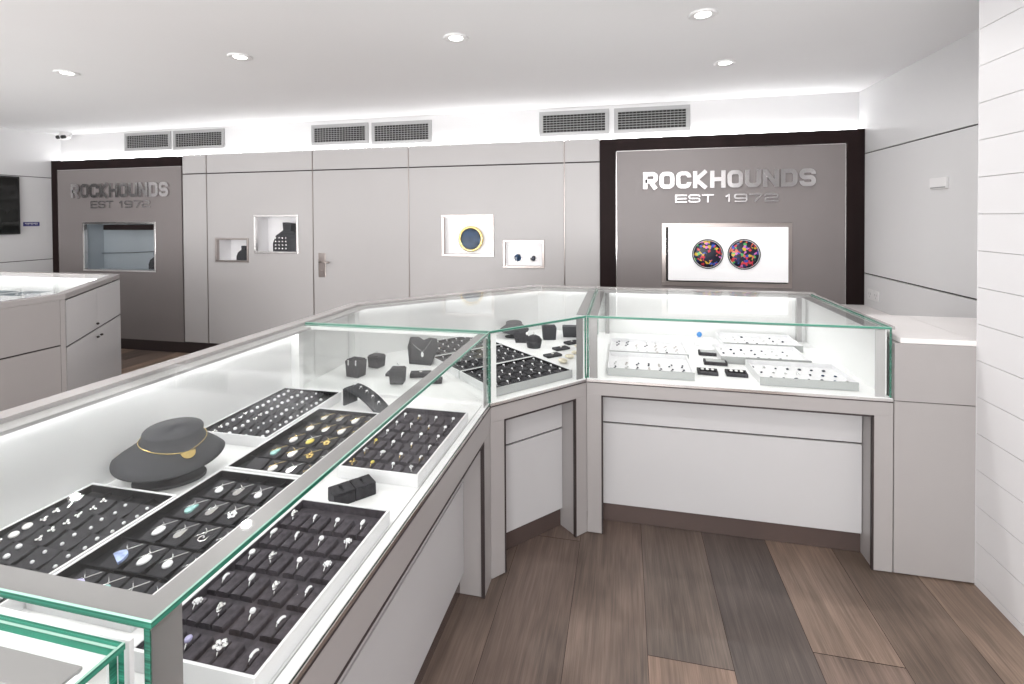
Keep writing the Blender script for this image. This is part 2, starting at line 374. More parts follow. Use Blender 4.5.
for x0, x1, z0, z1, lb in VENTS:
    k = YW/YB; x0 *= k; x1 *= k; z0 = 1.45+(z0-1.45)*k; z1 = min(1.45+(z1-1.45)*k, CEIL-.02)
    t = thing('air_vent', 'grey rectangular air vent grille on the white bulkhead, '+lb, 'vent', ((x0+x1)/2, YW, z0), 0, 'air vents above the panelling')
    fr = .035; b = MB()
    b.box(x0, x1, YW-.014, YW, z0, z0+fr); b.box(x0, x1, YW-.014, YW, z1-fr, z1); b.box(x0, x0+fr, YW-.014, YW, z0+fr, z1-fr); b.box(x1-fr, x1, YW-.014, YW, z0+fr, z1-fr)
    b.build('vent_frame', 'vent', t, .002)
    b = MB(); b.box(x0+fr, x1-fr, YW-.003, YW-.001, z0+fr, z1-fr); b.build('duct_opening', 'black', t)
    b = MB(); n = 7
    for i in range(1, n):
        zz = z0+fr+(z1-z0-2*fr)*i/n; b.add([(x0+fr, YW-.012, zz-.003), (x1-fr, YW-.012, zz-.003), (x1-fr, YW-.004, zz+.003), (x0+fr, YW-.004, zz+.003), (x0+fr, YW-.012, zz-.001), (x1-fr, YW-.012, zz-.001), (x1-fr, YW-.004, zz+.005), (x0+fr, YW-.004, zz+.005)],
              [(0, 1, 2, 3), (4, 7, 6, 5), (0, 4, 5, 1), (3, 2, 6, 7), (0, 3, 7, 4), (1, 5, 6, 2)])
    for i in range(1, 18):
        xx = x0+fr+(x1-x0-2*fr)*i/18; b.box(xx-.0012, xx+.0012, YW-.011, YW-.004, z0+fr, z1-fr)
    b.build('louvres', 'vent', t)
# dome security camera
t = thing('security_camera', 'small white twin lens security camera under the ceiling by the left corner', 'security camera', (-6.19, 4.38, CEIL))
b = MB(); b.lathe([(.055, 0), (.055, -.02), (.045, -.03)], 20, c=(-6.19, 4.38, CEIL)); b.build('mount', 'plastic', t)
b = MB(); b.ball((-6.19, 4.36, CEIL-.05), .085, .05, .035, 0, 16, 10); b.build('housing', 'plastic', t)
for dx in (-.035, .035):
    b = MB(); b.tube([(-6.17+dx, 4.33, CEIL-.056), (-6.165+dx, 4.298, CEIL-.064)], .020, 12); b.build('lens', 'black', t)
# left wall fittings
t = thing('wall_screen', 'black wall mounted screen cut off by the left picture edge', 'screen', (XL, 3.6, 1.29))
MB().box(XL, XL+.03, 3.2, 4.072, 1.292, 1.915).build('screen_frame', 'black', t, .004)
MB().box(XL+.0275, XL+.032, 3.22, 4.052, 1.312, 1.895).build('screen_glass', 'screen', t)
t = thing('wall_plaque', 'small dark blue plaque with pale text on the left wall', 'sign', (XL, 4.19, 1.37))
MB().box(XL, XL+.006, 4.115, 4.268, 1.375, 1.422).build('plate', 'label_blue', t)
b = MB()
for k in range(9):
    yy = 4.13+k*.0138; b.box(XL+.0062, XL+.0075, yy, yy+.008, 1.402, 1.412)
    if k % 3: b.box(XL+.0062, XL+.0075, yy, yy+.006, 1.388, 1.394)
b.build('lettering', 'plastic', t)
# right wall fittings
t = thing('wall_thermostat', 'small flat white control plate on the right wall', 'switch', (XR, 3.45, 1.62))
MB().box(XR-.012, XR, 3.37, 3.535, 1.600, 1.668).build('plate', 'plastic', t, .003)
MB().box(XR-.0135, XR-.012, 3.38, 3.525, 1.606, 1.613).build('seam_line', 'vent', t)
t = thing('power_socket', 'white double power socket low on the right wall beside the dark frame', 'socket', (XR, 4.25, .81))
MB().box(XR-.010, XR, 4.16, 4.33, .80, .88).build('plate', 'plastic', t, .003)
for yy in (4.20, 4.29):
    b = MB()
    for dy in (-.012, .012): b.box(XR-.0108, XR-.010, yy+dy-.002, yy+dy+.002, .838, .855)
    b.box(XR-.0108, XR-.010, yy-.002, yy+.002, .818, .830); b.build('pin_holes', 'vent', t)

# ------------------------------------------------------------------ metal lettering
def arc(cx, cz, rx, rz, a0, a1, n=7):
    return [(cx+rx*math.cos(math.radians(a0+(a1-a0)*i/n)), cz+rz*math.sin(math.radians(a0+(a1-a0)*i/n))) for i in range(n+1)]
def glyph(ch, W, H, t):
    """strokes as centre lines inside the box W x H"""
    h = t/2; x0, x1, z0, z1 = h, W-h, h, H-h; r = min((x1-x0), (z1-z0))*.34; zm = H*.5
    o = arc(x1-r, z1-r, r, r, 0, 90)+arc(x0+r, z1-r, r, r, 90, 180)+arc(x0+r, z0+r, r, r, 180, 270)+arc(x1-r, z0+r, r, r, 270, 360)
    q = (zm-z0)/2; q2 = (z1-zm)/2; rr = min(r, q*.95)
    return {
     'O': [(o, True)],
     'C': [([(x1, H*.64)]+arc(x1-r, z1-r, r, r, 0, 90)+arc(x0+r, z1-r, r, r, 90, 180)+arc(x0+r, z0+r, r, r, 180, 270)+arc(x1-r, z0+r, r, r, 270, 360)+[(x1, H*.36)], False)],
     'R': [([(x0, 0), (x0, z1)]+arc(x1-rr, z1-rr, rr, rr, 90, 0)+arc(x1-rr, zm+rr*.9-h*.2, rr, rr, 0, -90)+[(x0, zm-h*.3)], False), ([(x0+(x1-x0)*.45, zm-h*.2), (x1, 0)], False)],
     'K': [([(x0, 0), (x0, H)], False), ([(x1, H), (x0+h*.5, zm), (x1, 0)], False)],
     'H': [([(x0, 0), (x0, H)], False), ([(x1, 0), (x1, H)], False), ([(x0, zm), (x1, zm)], False)],
     'U': [([(x0, H)]+arc(x0+r, z0+r, r, r, 180, 270)+arc(x1-r, z0+r, r, r, 270, 360)+[(x1, H)], False)],
     'N': [([(x0, 0), (x0, H)], False), ([(x1, 0), (x1, H)], False), ([(x0, H-h*.6), (x1, h*.6)], False)],
     'D': [([(x0, z0)]+[(x0, z1)]+arc(x1-r, z1-r, r, r, 90, 0)+arc(x1-r, z0+r, r, r, 0, -90), True)],
     'S': [([(x1, H*.68)]+arc(x1-rr, z1-rr, rr, rr, 0, 90)+arc(x0+rr, z1-rr, rr, rr, 90, 180)+arc(x0+rr, zm+rr, rr, rr, 180, 270)+arc(x1-rr, zm-rr, rr, rr, 90, 0)+arc(x1-rr, z0+rr, rr, rr, 0, -90)+arc(x0+rr, z0+rr, rr, rr, 270, 180)+[(x0, H*.32)], False)],
     'E': [([(x1+h, z1), (x0, z1), (x0, z0), (x1+h, z0)], False), ([(x0, zm), (x1+h*.5, zm)], False)],
     'T': [([(0, z1), (W, z1)], False), ([(W/2, 0), (W/2, z1)], False)],
     '1': [([(W*.62, 0), (W*.62, H)], False), ([(W*.62, H-h*1.1), (W*.22, H*.66)], False)],
     '9': [(arc(x1-rr, z1-rr, rr, rr, 0, 90)+arc(x0+rr, z1-rr, rr, rr, 90, 180)+arc(x0+rr, zm+rr-h*.4, rr, rr, 180, 270)+[(x1, zm-h*.4)], False), ([(x0, z0), (x1-rr, z0)]+arc(x1-rr, z0+rr, rr, rr, -90, 0)+[(x1, z1-rr)], False)],
     '7': [([(0, z1), (x1, z1), (W*.38, 0)], False)],
     '2': [([(x0, H*.70)]+arc(x0+rr, z1-rr, rr, rr, 180, 90)+arc(x1-rr, z1-rr, rr, rr, 90, 0)+arc(x1-rr, zm+rr, rr, rr, 0, -90)+[(x0+rr, zm)]+arc(x0+rr, zm-rr, rr, rr, 90, 180)+[(x0, z0), (x1+h, z0)], False)],
    }[ch]
def letter(ch, X, Z, W, H, t, tz, parent, m, y1=YB-.002, d=.022):
    b = MB(); sc = 1.0
    for si, (pts, closed) in enumerate(glyph(ch, W, H, t)):
        P = []; dd = d+si*.0008
        for p in pts:
            if not P or math.hypot(p[0]-P[-1][0], p[1]-P[-1][1]) > 1e-4: P.append(p)
        if closed and math.hypot(P[0][0]-P[-1][0], P[0][1]-P[-1][1]) < 1e-4: P.pop()
        n = len(P); Lf, Rt = [], []
        for i in range(n):
            a = P[i-1] if (i or closed) else None; c = P[(i+1) % n] if (i < n-1 or closed) else None
            d1 = Vector((P[i][0]-a[0], P[i][1]-a[1])).normalized() if a else None
            d2 = Vector((c[0]-P[i][0], c[1]-P[i][1])).normalized() if c else None
            if d1 is None: d1 = d2
            if d2 is None: d2 = d1
            n1 = Vector((-d1.y, d1.x)); n2 = Vector((-d2.y, d2.x)); mt = (n1+n2)
            mt = mt.normalized() if mt.length > .2 else n1
            k = 1/max(.55, mt.dot(n1)); tt = t/2*k
            q = Vector((mt.x*tt, mt.y*tt*tz)); p = Vector(P[i]); Lf.append(p+q); Rt.append(p-q)
        for i in range(n if closed else n-1):
            j = (i+1) % n; q = [Lf[i], Rt[i], Rt[j], Lf[j]]
            v = [(X+p.x, y1, Z+p.y) for p in q]+[(X+p.x, y1-dd, Z+p.y) for p in q]
            b.add(v, [(0, 1, 2, 3), (7, 6, 5, 4), (0, 4, 5, 1), (1, 5, 6, 2), (2, 6, 7, 3), (3, 7, 4, 0)])
    o = b.build('sign_letter', m, parent); return o
def wall_sign(label, X0, X1, z0, z1, E0, E1, ez0, ez1):
    t = thing('wall_sign', label, 'sign', ((X0+X1)/2, YB, ez0))
    word = 'ROCKHOUNDS'; n = len(word); gp = .014; W = ((X1-X0)-gp*(n-1))/n
    for i, c in enumerate(word): letter(c, X0+i*(W+gp), z0, W, z1-z0, .034, 1, t, 'chrome')
    ch = 'EST 1972'; n = 8; W = (E1-E0)/8.0
    wd = [1, 1, 1, .55, .7, 1.1, 1.1, 1.1]; s = (E1-E0-.012*7)/sum(wd); x = E0
    for c, q in zip(ch, wd):
        if c != ' ': letter(c, x, ez0, q*s, ez1-ez0, .0125, 1.0, t, 'chrome', d=.014)
        x += q*s+.012
    return t
wall_sign('raised metal lettering ROCKHOUNDS EST 1972 on the right taupe panel', .158, 1.491, 1.680, 1.823, .42, 1.22, 1.560, 1.628)
wall_sign('raised metal lettering ROCKHOUNDS EST 1972 on the left taupe panel', -6.144, -4.796, 1.690, 1.848, -5.872, -5.052, 1.574, 1.653)

# ------------------------------------------------------------------ wall niches
def niche(key, label, fr, frame_mat='metal_edge', inner='niche_white', depth=.20, power=2.0):
    x0, x1, z0, z1 = NICHES[key]
    t = thing('wall_niche', label, 'display niche', ((x0+x1)/2, YB, z0))
    e = .0005; b = MB(); y0, y1 = YB-.010, YB+.03
    x0 += e; x1 -= e; z0 += e; z1 -= e
    for q in ((x0, x1, z0, z0+fr), (x0, x1, z1-fr, z1), (x0, x0+fr, z0+fr, z1-fr), (x1-fr, x1, z0+fr, z1-fr)): b.box(q[0], q[1], y0, y1, q[2], q[3])
    b.build('niche_frame', frame_mat, t, .002)
    b = MB(); yb = YB+depth
    b.box(x0, x1, yb, yb+.01, z0, z1); b.box(x0, x0+.006, y1, yb, z0, z1); b.box(x1-.006, x1, y1, yb, z0, z1); b.box(x0, x1, y1, yb, z0, z0+.006); b.box(x0, x1, y1, yb, z1-.006, z1)
    b.build('niche_lining', inner, t)
    if power: MB().box(x0+.03, x1-.03, y1+.005, y1+.02, z1-.012, z1-.007).build('led_strip', 'niche_led', t)
    b = MB(); b.box(x0+fr, x1-fr, YB+.002, YB+.006, z0+fr, z1-fr); b.build('niche_glass', 'niche_pane', t)
    return t
niche('n1', 'small steel framed lit niche, lower left one near the left sign', .018, 'satin')
niche('n2', 'larger steel framed lit niche just left of the door', .020)
niche('n3', 'steel framed lit niche with the round blue opal', .024, 'satin')
niche('n4', 'small dark framed lit niche with two little round pieces', .020, 'satin')
niche('left_sign', 'wide steel framed window niche under the left lettering', .022, inner='niche_blue', depth=.22, power=1)
niche('right_sign', 'wide mirrored frame around the lightbox under the right lettering', .035, 'satin', inner='groove', depth=.18, power=0)

# things in the niches
def neck_block(b, x, y, z, s, mi=0):
    """low necklace block: sloped body with a short neck"""
    pr = [(-.5, 0), (.42, 0), (.42, .55), (.36, .66), (.20, .70), (.22, .95), (-.12, 1.0), (-.10, .74), (-.38, .56), (-.5, .30)]
    v = [(x+px*s, y-.05*s*3, z+pz*s) for px, pz in pr]+[(x+px*s, y+.05*s*3, z+pz*s) for px, pz in pr]
    n = len(pr); b.add(v, [tuple(range(n)), tuple(range(n, 2*n))[::-1]]+[(i, n+i, n+(i+1) % n, (i+1) % n) for i in range(n)], mi)
t = thing('necklace_block', 'small black jewellery bust in the smaller left niche', 'display stand', (-3.94, YB+.09, .997))
b = MB(); neck_block(b, -3.945, YB+.09, .9985, .16); b.build('stand_body', 'bust', t, .004)
t = thing('necklace_block', 'black jewellery bust with rows of rings in the larger left niche', 'display stand', (-3.38, YB+.12, 1.094))
b = MB(); neck_block(b, -3.405, YB+.09, 1.0955, .31); b.build('stand_body', 'bust', t, .006)
for i in range(4):
    for j in range(4):
        b = MB(); b.ball((-3.52+i*.040, YB+.09-.050, 1.135+j*.036), .010, .006, .010, 0, 8, 5); b.build('ring_stud', 'silver', t)
def round_piece(x, y, z, r, label, rimm, facem, ring_t):
    t = thing('round_jewel', label, 'jewel', (x, y, z-r))
    b = MB(); pts = [(x+r*math.cos(a*math.pi/20), y-.004, z+r*1.0*math.sin(a*math.pi/20)) for a in range(40)]
    b.tube(pts, ring_t, 8, 0, True); b.build('bezel', rimm, t)
    b = MB(); n = 40; v = []
    for q, dy in ((r*.93, 0), (r*.93, -.004), (r*.7, -.010), (r*.3, -.014)):
        v += [(x+q*math.cos(a*2*math.pi/n), y+dy, z+q*math.sin(a*2*math.pi/n)) for a in range(n)]
    f = [(i*n+k, i*n+(k+1) % n, (i+1)*n+(k+1) % n, (i+1)*n+k) for i in range(3) for k in range(n)]+[tuple(range(3*n, 4*n)), tuple(range(n))[::-1]]
    b.add(v, f, 0, True); b.build('stone', facem, t)
    return t
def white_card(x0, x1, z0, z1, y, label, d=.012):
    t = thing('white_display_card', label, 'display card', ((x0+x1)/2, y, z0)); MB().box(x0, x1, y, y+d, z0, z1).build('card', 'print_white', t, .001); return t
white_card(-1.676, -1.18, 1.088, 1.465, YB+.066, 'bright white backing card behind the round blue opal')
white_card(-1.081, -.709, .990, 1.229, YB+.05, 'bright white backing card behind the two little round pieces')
round_piece(-1.405, YB+.035, 1.243, .108, 'large round blue black opal in a thick gold rim', 'gold', 'bluefire', .014)
round_piece(-.957, YB+.045, 1.073, .035, 'left round dark piece in the small dark framed niche', 'silver', 'bluefire', .004)
round_piece(-.812, YB+.045, 1.066, .026, 'right smaller round dark piece in the small dark framed niche', 'silver', 'darkgem', .004)
# left sign niche
t = thing('blind_roll', 'dark box along the top of the left sign niche', 'blind', (-5.4, YB+.1, 1.33)); MB().box(-5.82, -5.05, YB+.08, YB+.13, 1.325, 1.385).build('blind_case', 'wenge', t)
t = thing('cable', 'thin dark cable line across the left sign niche', 'cable', (-5.5, YB+.15, 1.06)); MB().tube([(-5.99, YB+.19, 1.05), (-5.6, YB+.19, 1.058), (-5.02, YB+.19, 1.085)], .0035, 6).build('wire', 'black', t)
t = thing('necklace_block', 'dark jewellery bust at the right end of the left sign niche', 'display stand', (-5.09, YB+.1, .885)); b = MB(); neck_block(b, -5.10, YB+.11, .885, .19); b.build('stand_body', 'bust', t, .004)
b = MB()
# lightbox card with two opals on the right
t = thing('lightbox', 'white lightbox panel under the right lettering', 'lightbox', (.823, YB-.03, .905))
MB().box(.362, 1.286, YB-.045, YB-.012, .905, 1.353).build('light_panel', 'print_white', t, .002)
o = round_piece(.674, YB-.050, 1.131, .119, 'left round multicoloured black opal on the white lightbox', 'black', 'fire', .004)
o = round_piece(.953, YB-.050, 1.131, .122, 'right round multicoloured black opal on the white lightbox', 'black', 'fire', .004)

# ------------------------------------------------------------------ display counters
ZT, ZG, ZD = .998, .707, .710     # glass top, foot of the glass, deck
GT = .010
A = Vector((-.520, 1.885)); B = Vector((-.170, 2.268)); C = Vector((1.053, 2.268))
def xb(y): return -1.440+(y-.45)*(.040/1.44)      # back line of the near counter
def unit(a, b): d = (b-a); return d.normalized()
def front_frame(t, o, d, n, L, apron, leg0, leg1, rec, groove_z, panel_z=.093, body='counter'):
    """portal frame, dark reveal trim, recessed panel and plinth along one front"""
    b = MB(); b.obox(o, d, n, 0, L, 0, rec, apron, ZG-.012); b.build('apron', body, t, .001)
    b = MB(); b.obox(o, d, n, .001, L-.001, -.002, .04, ZG-.012, ZG); b.build('glass_channel', 'metal_edge', t)
    b = MB(); b.obox(o, d, n, .002, L-.002, -.003, 0, ZG-.014, ZG-.010); b.build('dark_line', 'groove', t)  # thin dark strip below the glass channel
    for u0, u1 in ((0, leg0), (L-leg1, L)):
        b = MB(); b.obox(o, d, n, u0, u1, 0, rec, .004, apron); b.build('leg', body, t, .001)
    b = MB(); e = .006
    b.obox(o, d, n, leg0-.001, leg0+e, -.0015, .012, .004, apron); b.obox(o, d, n, L-leg1-e, L-leg1+.001, -.0015, .012, .004, apron)
    b.obox(o, d, n, leg0, L-leg1, -.0015, .012, apron-e, apron+.001); b.build('reveal_trim', 'groove', t)
    b = MB(); b.obox(o, d, n, leg0+.003, L-leg1-.003, rec-.018, rec, panel_z, groove_z-.004); b.obox(o, d, n, leg0+.003, L-leg1-.003, rec-.018, rec, groove_z+.004, apron-.001); b.build('front_panel', 'counter_front', t)
    b = MB(); b.obox(o, d, n, leg0+.003, L-leg1-.003, rec-.008, rec-.001, groove_z-.004, groove_z+.004); b.build('panel_groove', 'groove', t)
    b = MB(); b.obox(o, d, n, leg0, L-leg1, rec, rec+.012, .002, panel_z+.01); b.build('plinth', 'plinth', t)
def vpane(t, o, d, n, u0, u1, v0, v1, z0=ZG, z1=ZT-GT-.0005, name='glass_front'):
    b = MB(); P = lambda u, v: (o[0]+d[0]*u+n[0]*v, o[1]+d[1]*u+n[1]*v)
    a, c, e, f = P(u0, v0), P(u1, v0), P(u1, v1), P(u0, v1)
    v = [(*p, z0) for p in (a, c, e, f)]+[(*p, z1) for p in (a, c, e, f)]
    b.add(v, [(3, 2, 1, 0), (4, 5, 6, 7), (0, 1, 5, 4), (1, 2, 6, 5), (2, 3, 7, 6), (3, 0, 4, 7)], [1, 1, 0, 1, 0, 1])
    return b.build(name, ['glass', 'glass_edge'], t)
def top_pane(t, poly, name='glass_top', polished=None):
    """polished = how many edges, from the first corner on, are open polished edges"""
    b = MB(); b.prism(poly, ZT-GT, ZT, 0, 1)
    a = sum(poly[i][0]*poly[(i+1) % len(poly)][1]-poly[(i+1) % len(poly)][0]*poly[i][1] for i in range(len(poly)))
    if polished is not None:
        P = poly if a > 0 else poly[::-1]
        for k in range(len(P)):
            q = {P[k], P[(k+1) % len(P)]}
            if not any({poly[i], poly[(i+1) % len(poly)]} == q for i in polished): b.m[2+k] = 0
    o = b.build(name, ['glass', 'glass_edge', 'glass_arris'], t)
    bv = o.modifiers.new('arris', 'BEVEL'); bv.width = .0016; bv.segments = 1; bv.limit_method = 'WEIGHT'; bv.material = 2
    keep = [{poly[i], poly[(i+1) % len(poly)]} for i in (polished if polished is not None else range(len(poly)))]
    me = o.data; at = me.attributes.new('bevel_weight_edge', 'FLOAT', 'EDGE'); key = lambda k: (round(me.vertices[k].co.x, 5), round(me.vertices[k].co.y, 5))
    keep = [{(round(p[0], 5), round(p[1], 5)) for p in q} for q in keep]
    for e in me.edges:
        if {key(e.vertices[0]), key(e.vertices[1])} in keep: at.data[e.index].value = 1.0
    return o
def strip(t, pts, z0, z1, name, m): b = MB(); b.prism(pts, z0, z1); return b.build(name, m, t)

# --- near counter
def near_counter():
    t = thing('display_counter', 'long grey jewellery counter with glass case of black trays, left foreground', 'display counter', (-.95, 1.16, 0))
    y0, y1 = .445, 1.883; o = Vector((-.520, y0)); d = Vector((0, 1)); n = Vector((-1, 0)); L = y1-y0
    front_frame(t, o, d, n, L, .597, .085, .095, .100, .44, .09)
    strip(t, [(-.645, y0), (-.645, y1), (xb(y1)+.0, y1), (xb(y0), y0)], .01, .688, 'cabinet_body', 'counter')
    strip(t, [(-.524, y0+.001), (-.524, y1), (xb(y1)+.012, y1), (xb(y0)+.012, y0+.001)], .69, ZD, 'deck', 'deck')
    for q in ((-.548, -.546),):
        MB().box(q[0], q[1], y0+.02, y1-.02, ZD, ZD+.0012).build('deck_seam', 'vent', t)
    # back wall of the case and the wide rim over it
    strip(t, [(xb(y0), y0), (xb(y1), y1), (xb(y1)+.012, y1), (xb(y0)+.012, y0)], .69, ZT-.013, 'case_back', 'inner_white')
    strip(t, [(xb(y0)-.002, y0), (xb(y1)-.002, y1), (xb(y1)+.052, y1), (xb(y0)+.052, y0)], ZT-.013, ZT+.001, 'back_rim', 'rim')
    strip(t, [(xb(y0)+.052, y0), (xb(y1)+.052, y1), (xb(y1)+.105, y1), (xb(y0)+.105, y0)], ZT-.020, ZT-GT-.001, 'rim_channel', 'counter_back')
    strip(t, [(xb(y0)+.020, y0+.03), (xb(y1)+.020, y1-.03), (xb(y1)+.040, y1-.03), (xb(y0)+.040, y0+.03)], ZT-.018, ZT-.0135, 'led_strip', 'led_long')
    # panes
    top_pane(t, [(-.519, y0), (-.519, y1), (xb(y1)+.053, y1), (xb(y0)+.053, y0)], polished=(0, 1, 3))
    vpane(t, o, d, n, .0, L, .001, .009)
    vpane(t, Vector((-.530, y0)), Vector((-1, 0)), Vector((0, 1)), .0, .85, .0005, .009, name='glass_end')
    vpane(t, Vector((-.530, y1-.011)), Vector((-1, 0)), Vector((0, 1)), .0, .85, 0, .009, ZG, ZT-GT-.0005, 'glass_end')
    # grey bands below the glass top
    zb0, zb1 = ZT-GT-.004, ZT-GT-.0008
    b = MB(); b.box(-.566, -.530, y0+.010, y1-.012, zb0, zb1); b.box(-1.33, -.566, y0+.010, y0+.044, zb0, zb1); b.build('top_band', 'band', t)
    b = MB(); b.box(-1.33, -.566, y1-.034, y1-.012, zb0-.006, zb1); b.box(-1.33, -.535, y1-.028, y1-.012, ZD, ZD+.012); b.build('end_rail', 'deck', t)
    b = MB(); b.box(-.534, -.531, y0+.011, y0+.051, ZD, zb0); b.build('corner_band', 'band', t)
    b = MB(); b.box(-.534, -.531, y1-.05, y1-.013, ZD, zb0); b.build('corner_band', 'counter_back', t)
    b = MB(); b.box(-1.388, -1.35, y1-.04, y1-.012, ZD, zb0-.01); b.build('corner_post', 'inner_white', t)
near_counter()
# --- counter beyond the picture's lower left corner
def nearest_counter():
    t = thing('display_counter', 'nearest glass display counter, cut off by the lower left picture corner', 'display counter', (-.95, -.4, 0))
    y0, y1 = -1.1, .418; o = Vector((-.523, y0)); d = Vector((0, 1)); n = Vector((-1, 0)); L = y1-y0
    front_frame(t, o, d, n, L, .597, .085, .085, .100, .44, .09)
    strip(t, [(-.645, y0), (-.645, y1), (-1.44, y1), (-1.44, y0)], .01, .688, 'cabinet_body', 'counter')
    strip(t, [(-.526, y0), (-.526, y1), (-1.43, y1), (-1.43, y0)], .69, ZD, 'deck', 'deck')
    strip(t, [(-1.44, y0), (-1.44, y1), (-1.428, y1), (-1.428, y0)], .69, ZT-.013, 'case_back', 'inner_white')
    strip(t, [(-1.442, y0), (-1.442, y1), (-1.387, y1), (-1.387, y0)], ZT-.013, ZT+.001, 'back_rim', 'rim')
    top_pane(t, [(-.522, y0), (-.522, y1), (-1.386, y1), (-1.386, y0)], polished=(0, 1))
    vpane(t, o, d, n, 0, L, .001, .009)
    vpane(t, Vector((-.533, y1)), Vector((-1, 0)), Vector((0, -1)), 0, .85, .0005, .009, name='glass_end')
    zb0, zb1 = ZT-GT-.004, ZT-GT-.0008
    b = MB(); b.box(-.572, -.548, y0+.01, y1-.024, zb0, zb1); b.box(-1.38, -.572, y1-.055, y1-.024, zb0, zb1); b.build('top_band', 'band', t)
    b = MB(); b.box(-.560, -.534, y1-.03, y1-.011, ZD, zb0-.001); b.build('corner_post', 'inner_white', t)
    MB().box(-1.34, -1.32, y0+.1, y1-.1, ZT-.026, ZT-.020).build('led_strip', 'led', t)
nearest_counter()
t = thing('joint_strip', 'pale metal strip filling the gap between the two nearest glass cases', 'trim strip', (-.95, .43, ZG))
MB().box(-1.38, -.530, .4285, .4345, ZG, ZT-.010).build('strip', 'tray_white', t, .001)

# --- angled corner counter
U = unit(A, B); V = Vector((-U.y, U.x)); LM = (B-A).length
M_OUT = [(-1.400, 1.887), (-1.400, 2.350), (-.560, 3.222), (-.176, 3.205)]
def corner_counter():
    t = thing('display_counter', 'angled corner counter with glass case between the long and the right counters', 'display counter', (-.7, 2.5, 0))
    a, b_ = A, B
    front_frame(t, a, U, V, LM, .630, .066, .066, .110, .47)
    P = lambda u, v: (a.x+U.x*u+V.x*v, a.y+U.y*u+V.y*v)
    front = [P(.004, .001), P(LM-.002, .001)]
    strip(t, [P(.02, .125), P(LM-.01, .125), (-.176, 2.42), M_OUT[3], M_OUT[2], M_OUT[1], M_OUT[0], (-.645, 1.887)], .01, .688, 'cabinet_body', 'counter')
    inner = [(-1.388, 1.887), (-1.388, 2.346), (-.556, 3.208), (-.176, 3.192)]
    strip(t, front+[(-.176, 2.29)]+inner[::-1], .69, ZD, 'deck', 'deck')
    for p, q, r, s in ((M_OUT[0], M_OUT[1], inner[1], inner[0]), (M_OUT[1], M_OUT[2], inner[2], inner[1]), (M_OUT[2], M_OUT[3], inner[3], inner[2])):
        strip(t, [p, q, r, s], .69, ZT-.013, 'case_back', 'inner_white')
    r1 = [(-1.350, 1.887), (-1.350, 2.331), (-.540, 3.160), (-.176, 3.150)]
    r2 = [(-1.305, 1.887), (-1.305, 2.313), (-.520, 3.095), (-.176, 3.095)]
    out = [(-1.402, 1.887), (-1.402, 2.352), (-.561, 3.224), (-.176, 3.207)]
    for k in range(3):
        strip(t, [out[k], out[k+1], r1[k+1], r1[k]], ZT-.013, ZT+.001, 'back_rim', 'rim')
        strip(t, [r1[k], r1[k+1], r2[k+1], r2[k]], ZT-.020, ZT-GT-.001, 'rim_channel', 'counter_back')
    e = [(-1.378, 2.340), (-.552, 3.196), (-.546, 3.180), (-1.364, 2.336)]
    strip(t, e, ZT-.018, ZT-.0135, 'led_strip', 'led')
    strip(t, [(-.50, 3.185), (-.20, 3.180), (-.20, 3.165), (-.50, 3.170)], ZT-.018, ZT-.0135, 'led_strip', 'led')
    top_pane(t, [P(.001, -.0005), P(LM-.001, -.0005), (-.174, 2.275), (-.174, 3.149), (-.541, 3.159), (-1.349, 2.330), (-1.349, 1.887)], polished=(0, 2, 6))
    vpane(t, a, U, V, .003, LM-.002, .0005, .009)
    zb0, zb1 = ZT-GT-.004, ZT-GT-.0008
    b = MB(); b.obox(a, U, V, .012, LM-.012, .010, .038, zb0, zb1); b.box(-.222, -.178, 2.34, 3.09, zb0, zb1); b.build('top_band', 'band', t)
    b = MB(); b.obox(a, U, V, LM-.050, LM-.012, .010, .013, ZD, zb0); b.build('corner_band', 'band', t)
    b = MB(); b.obox(a, U, V, .012, .035, .010, .013, ZD, zb0); b.build('corner_band', 'inner_white', t)
    b = MB(); b.box(-.187, -.178, 2.35, 3.19, ZG+.004, zb0-.001); b.build('glass_end', 'glass', t)
    b = MB(); b.box(-1.387, -1.35, 2.29, 2.33, ZD, zb0-.02); b.build('corner_post', 'inner_white', t)
corner_counter()
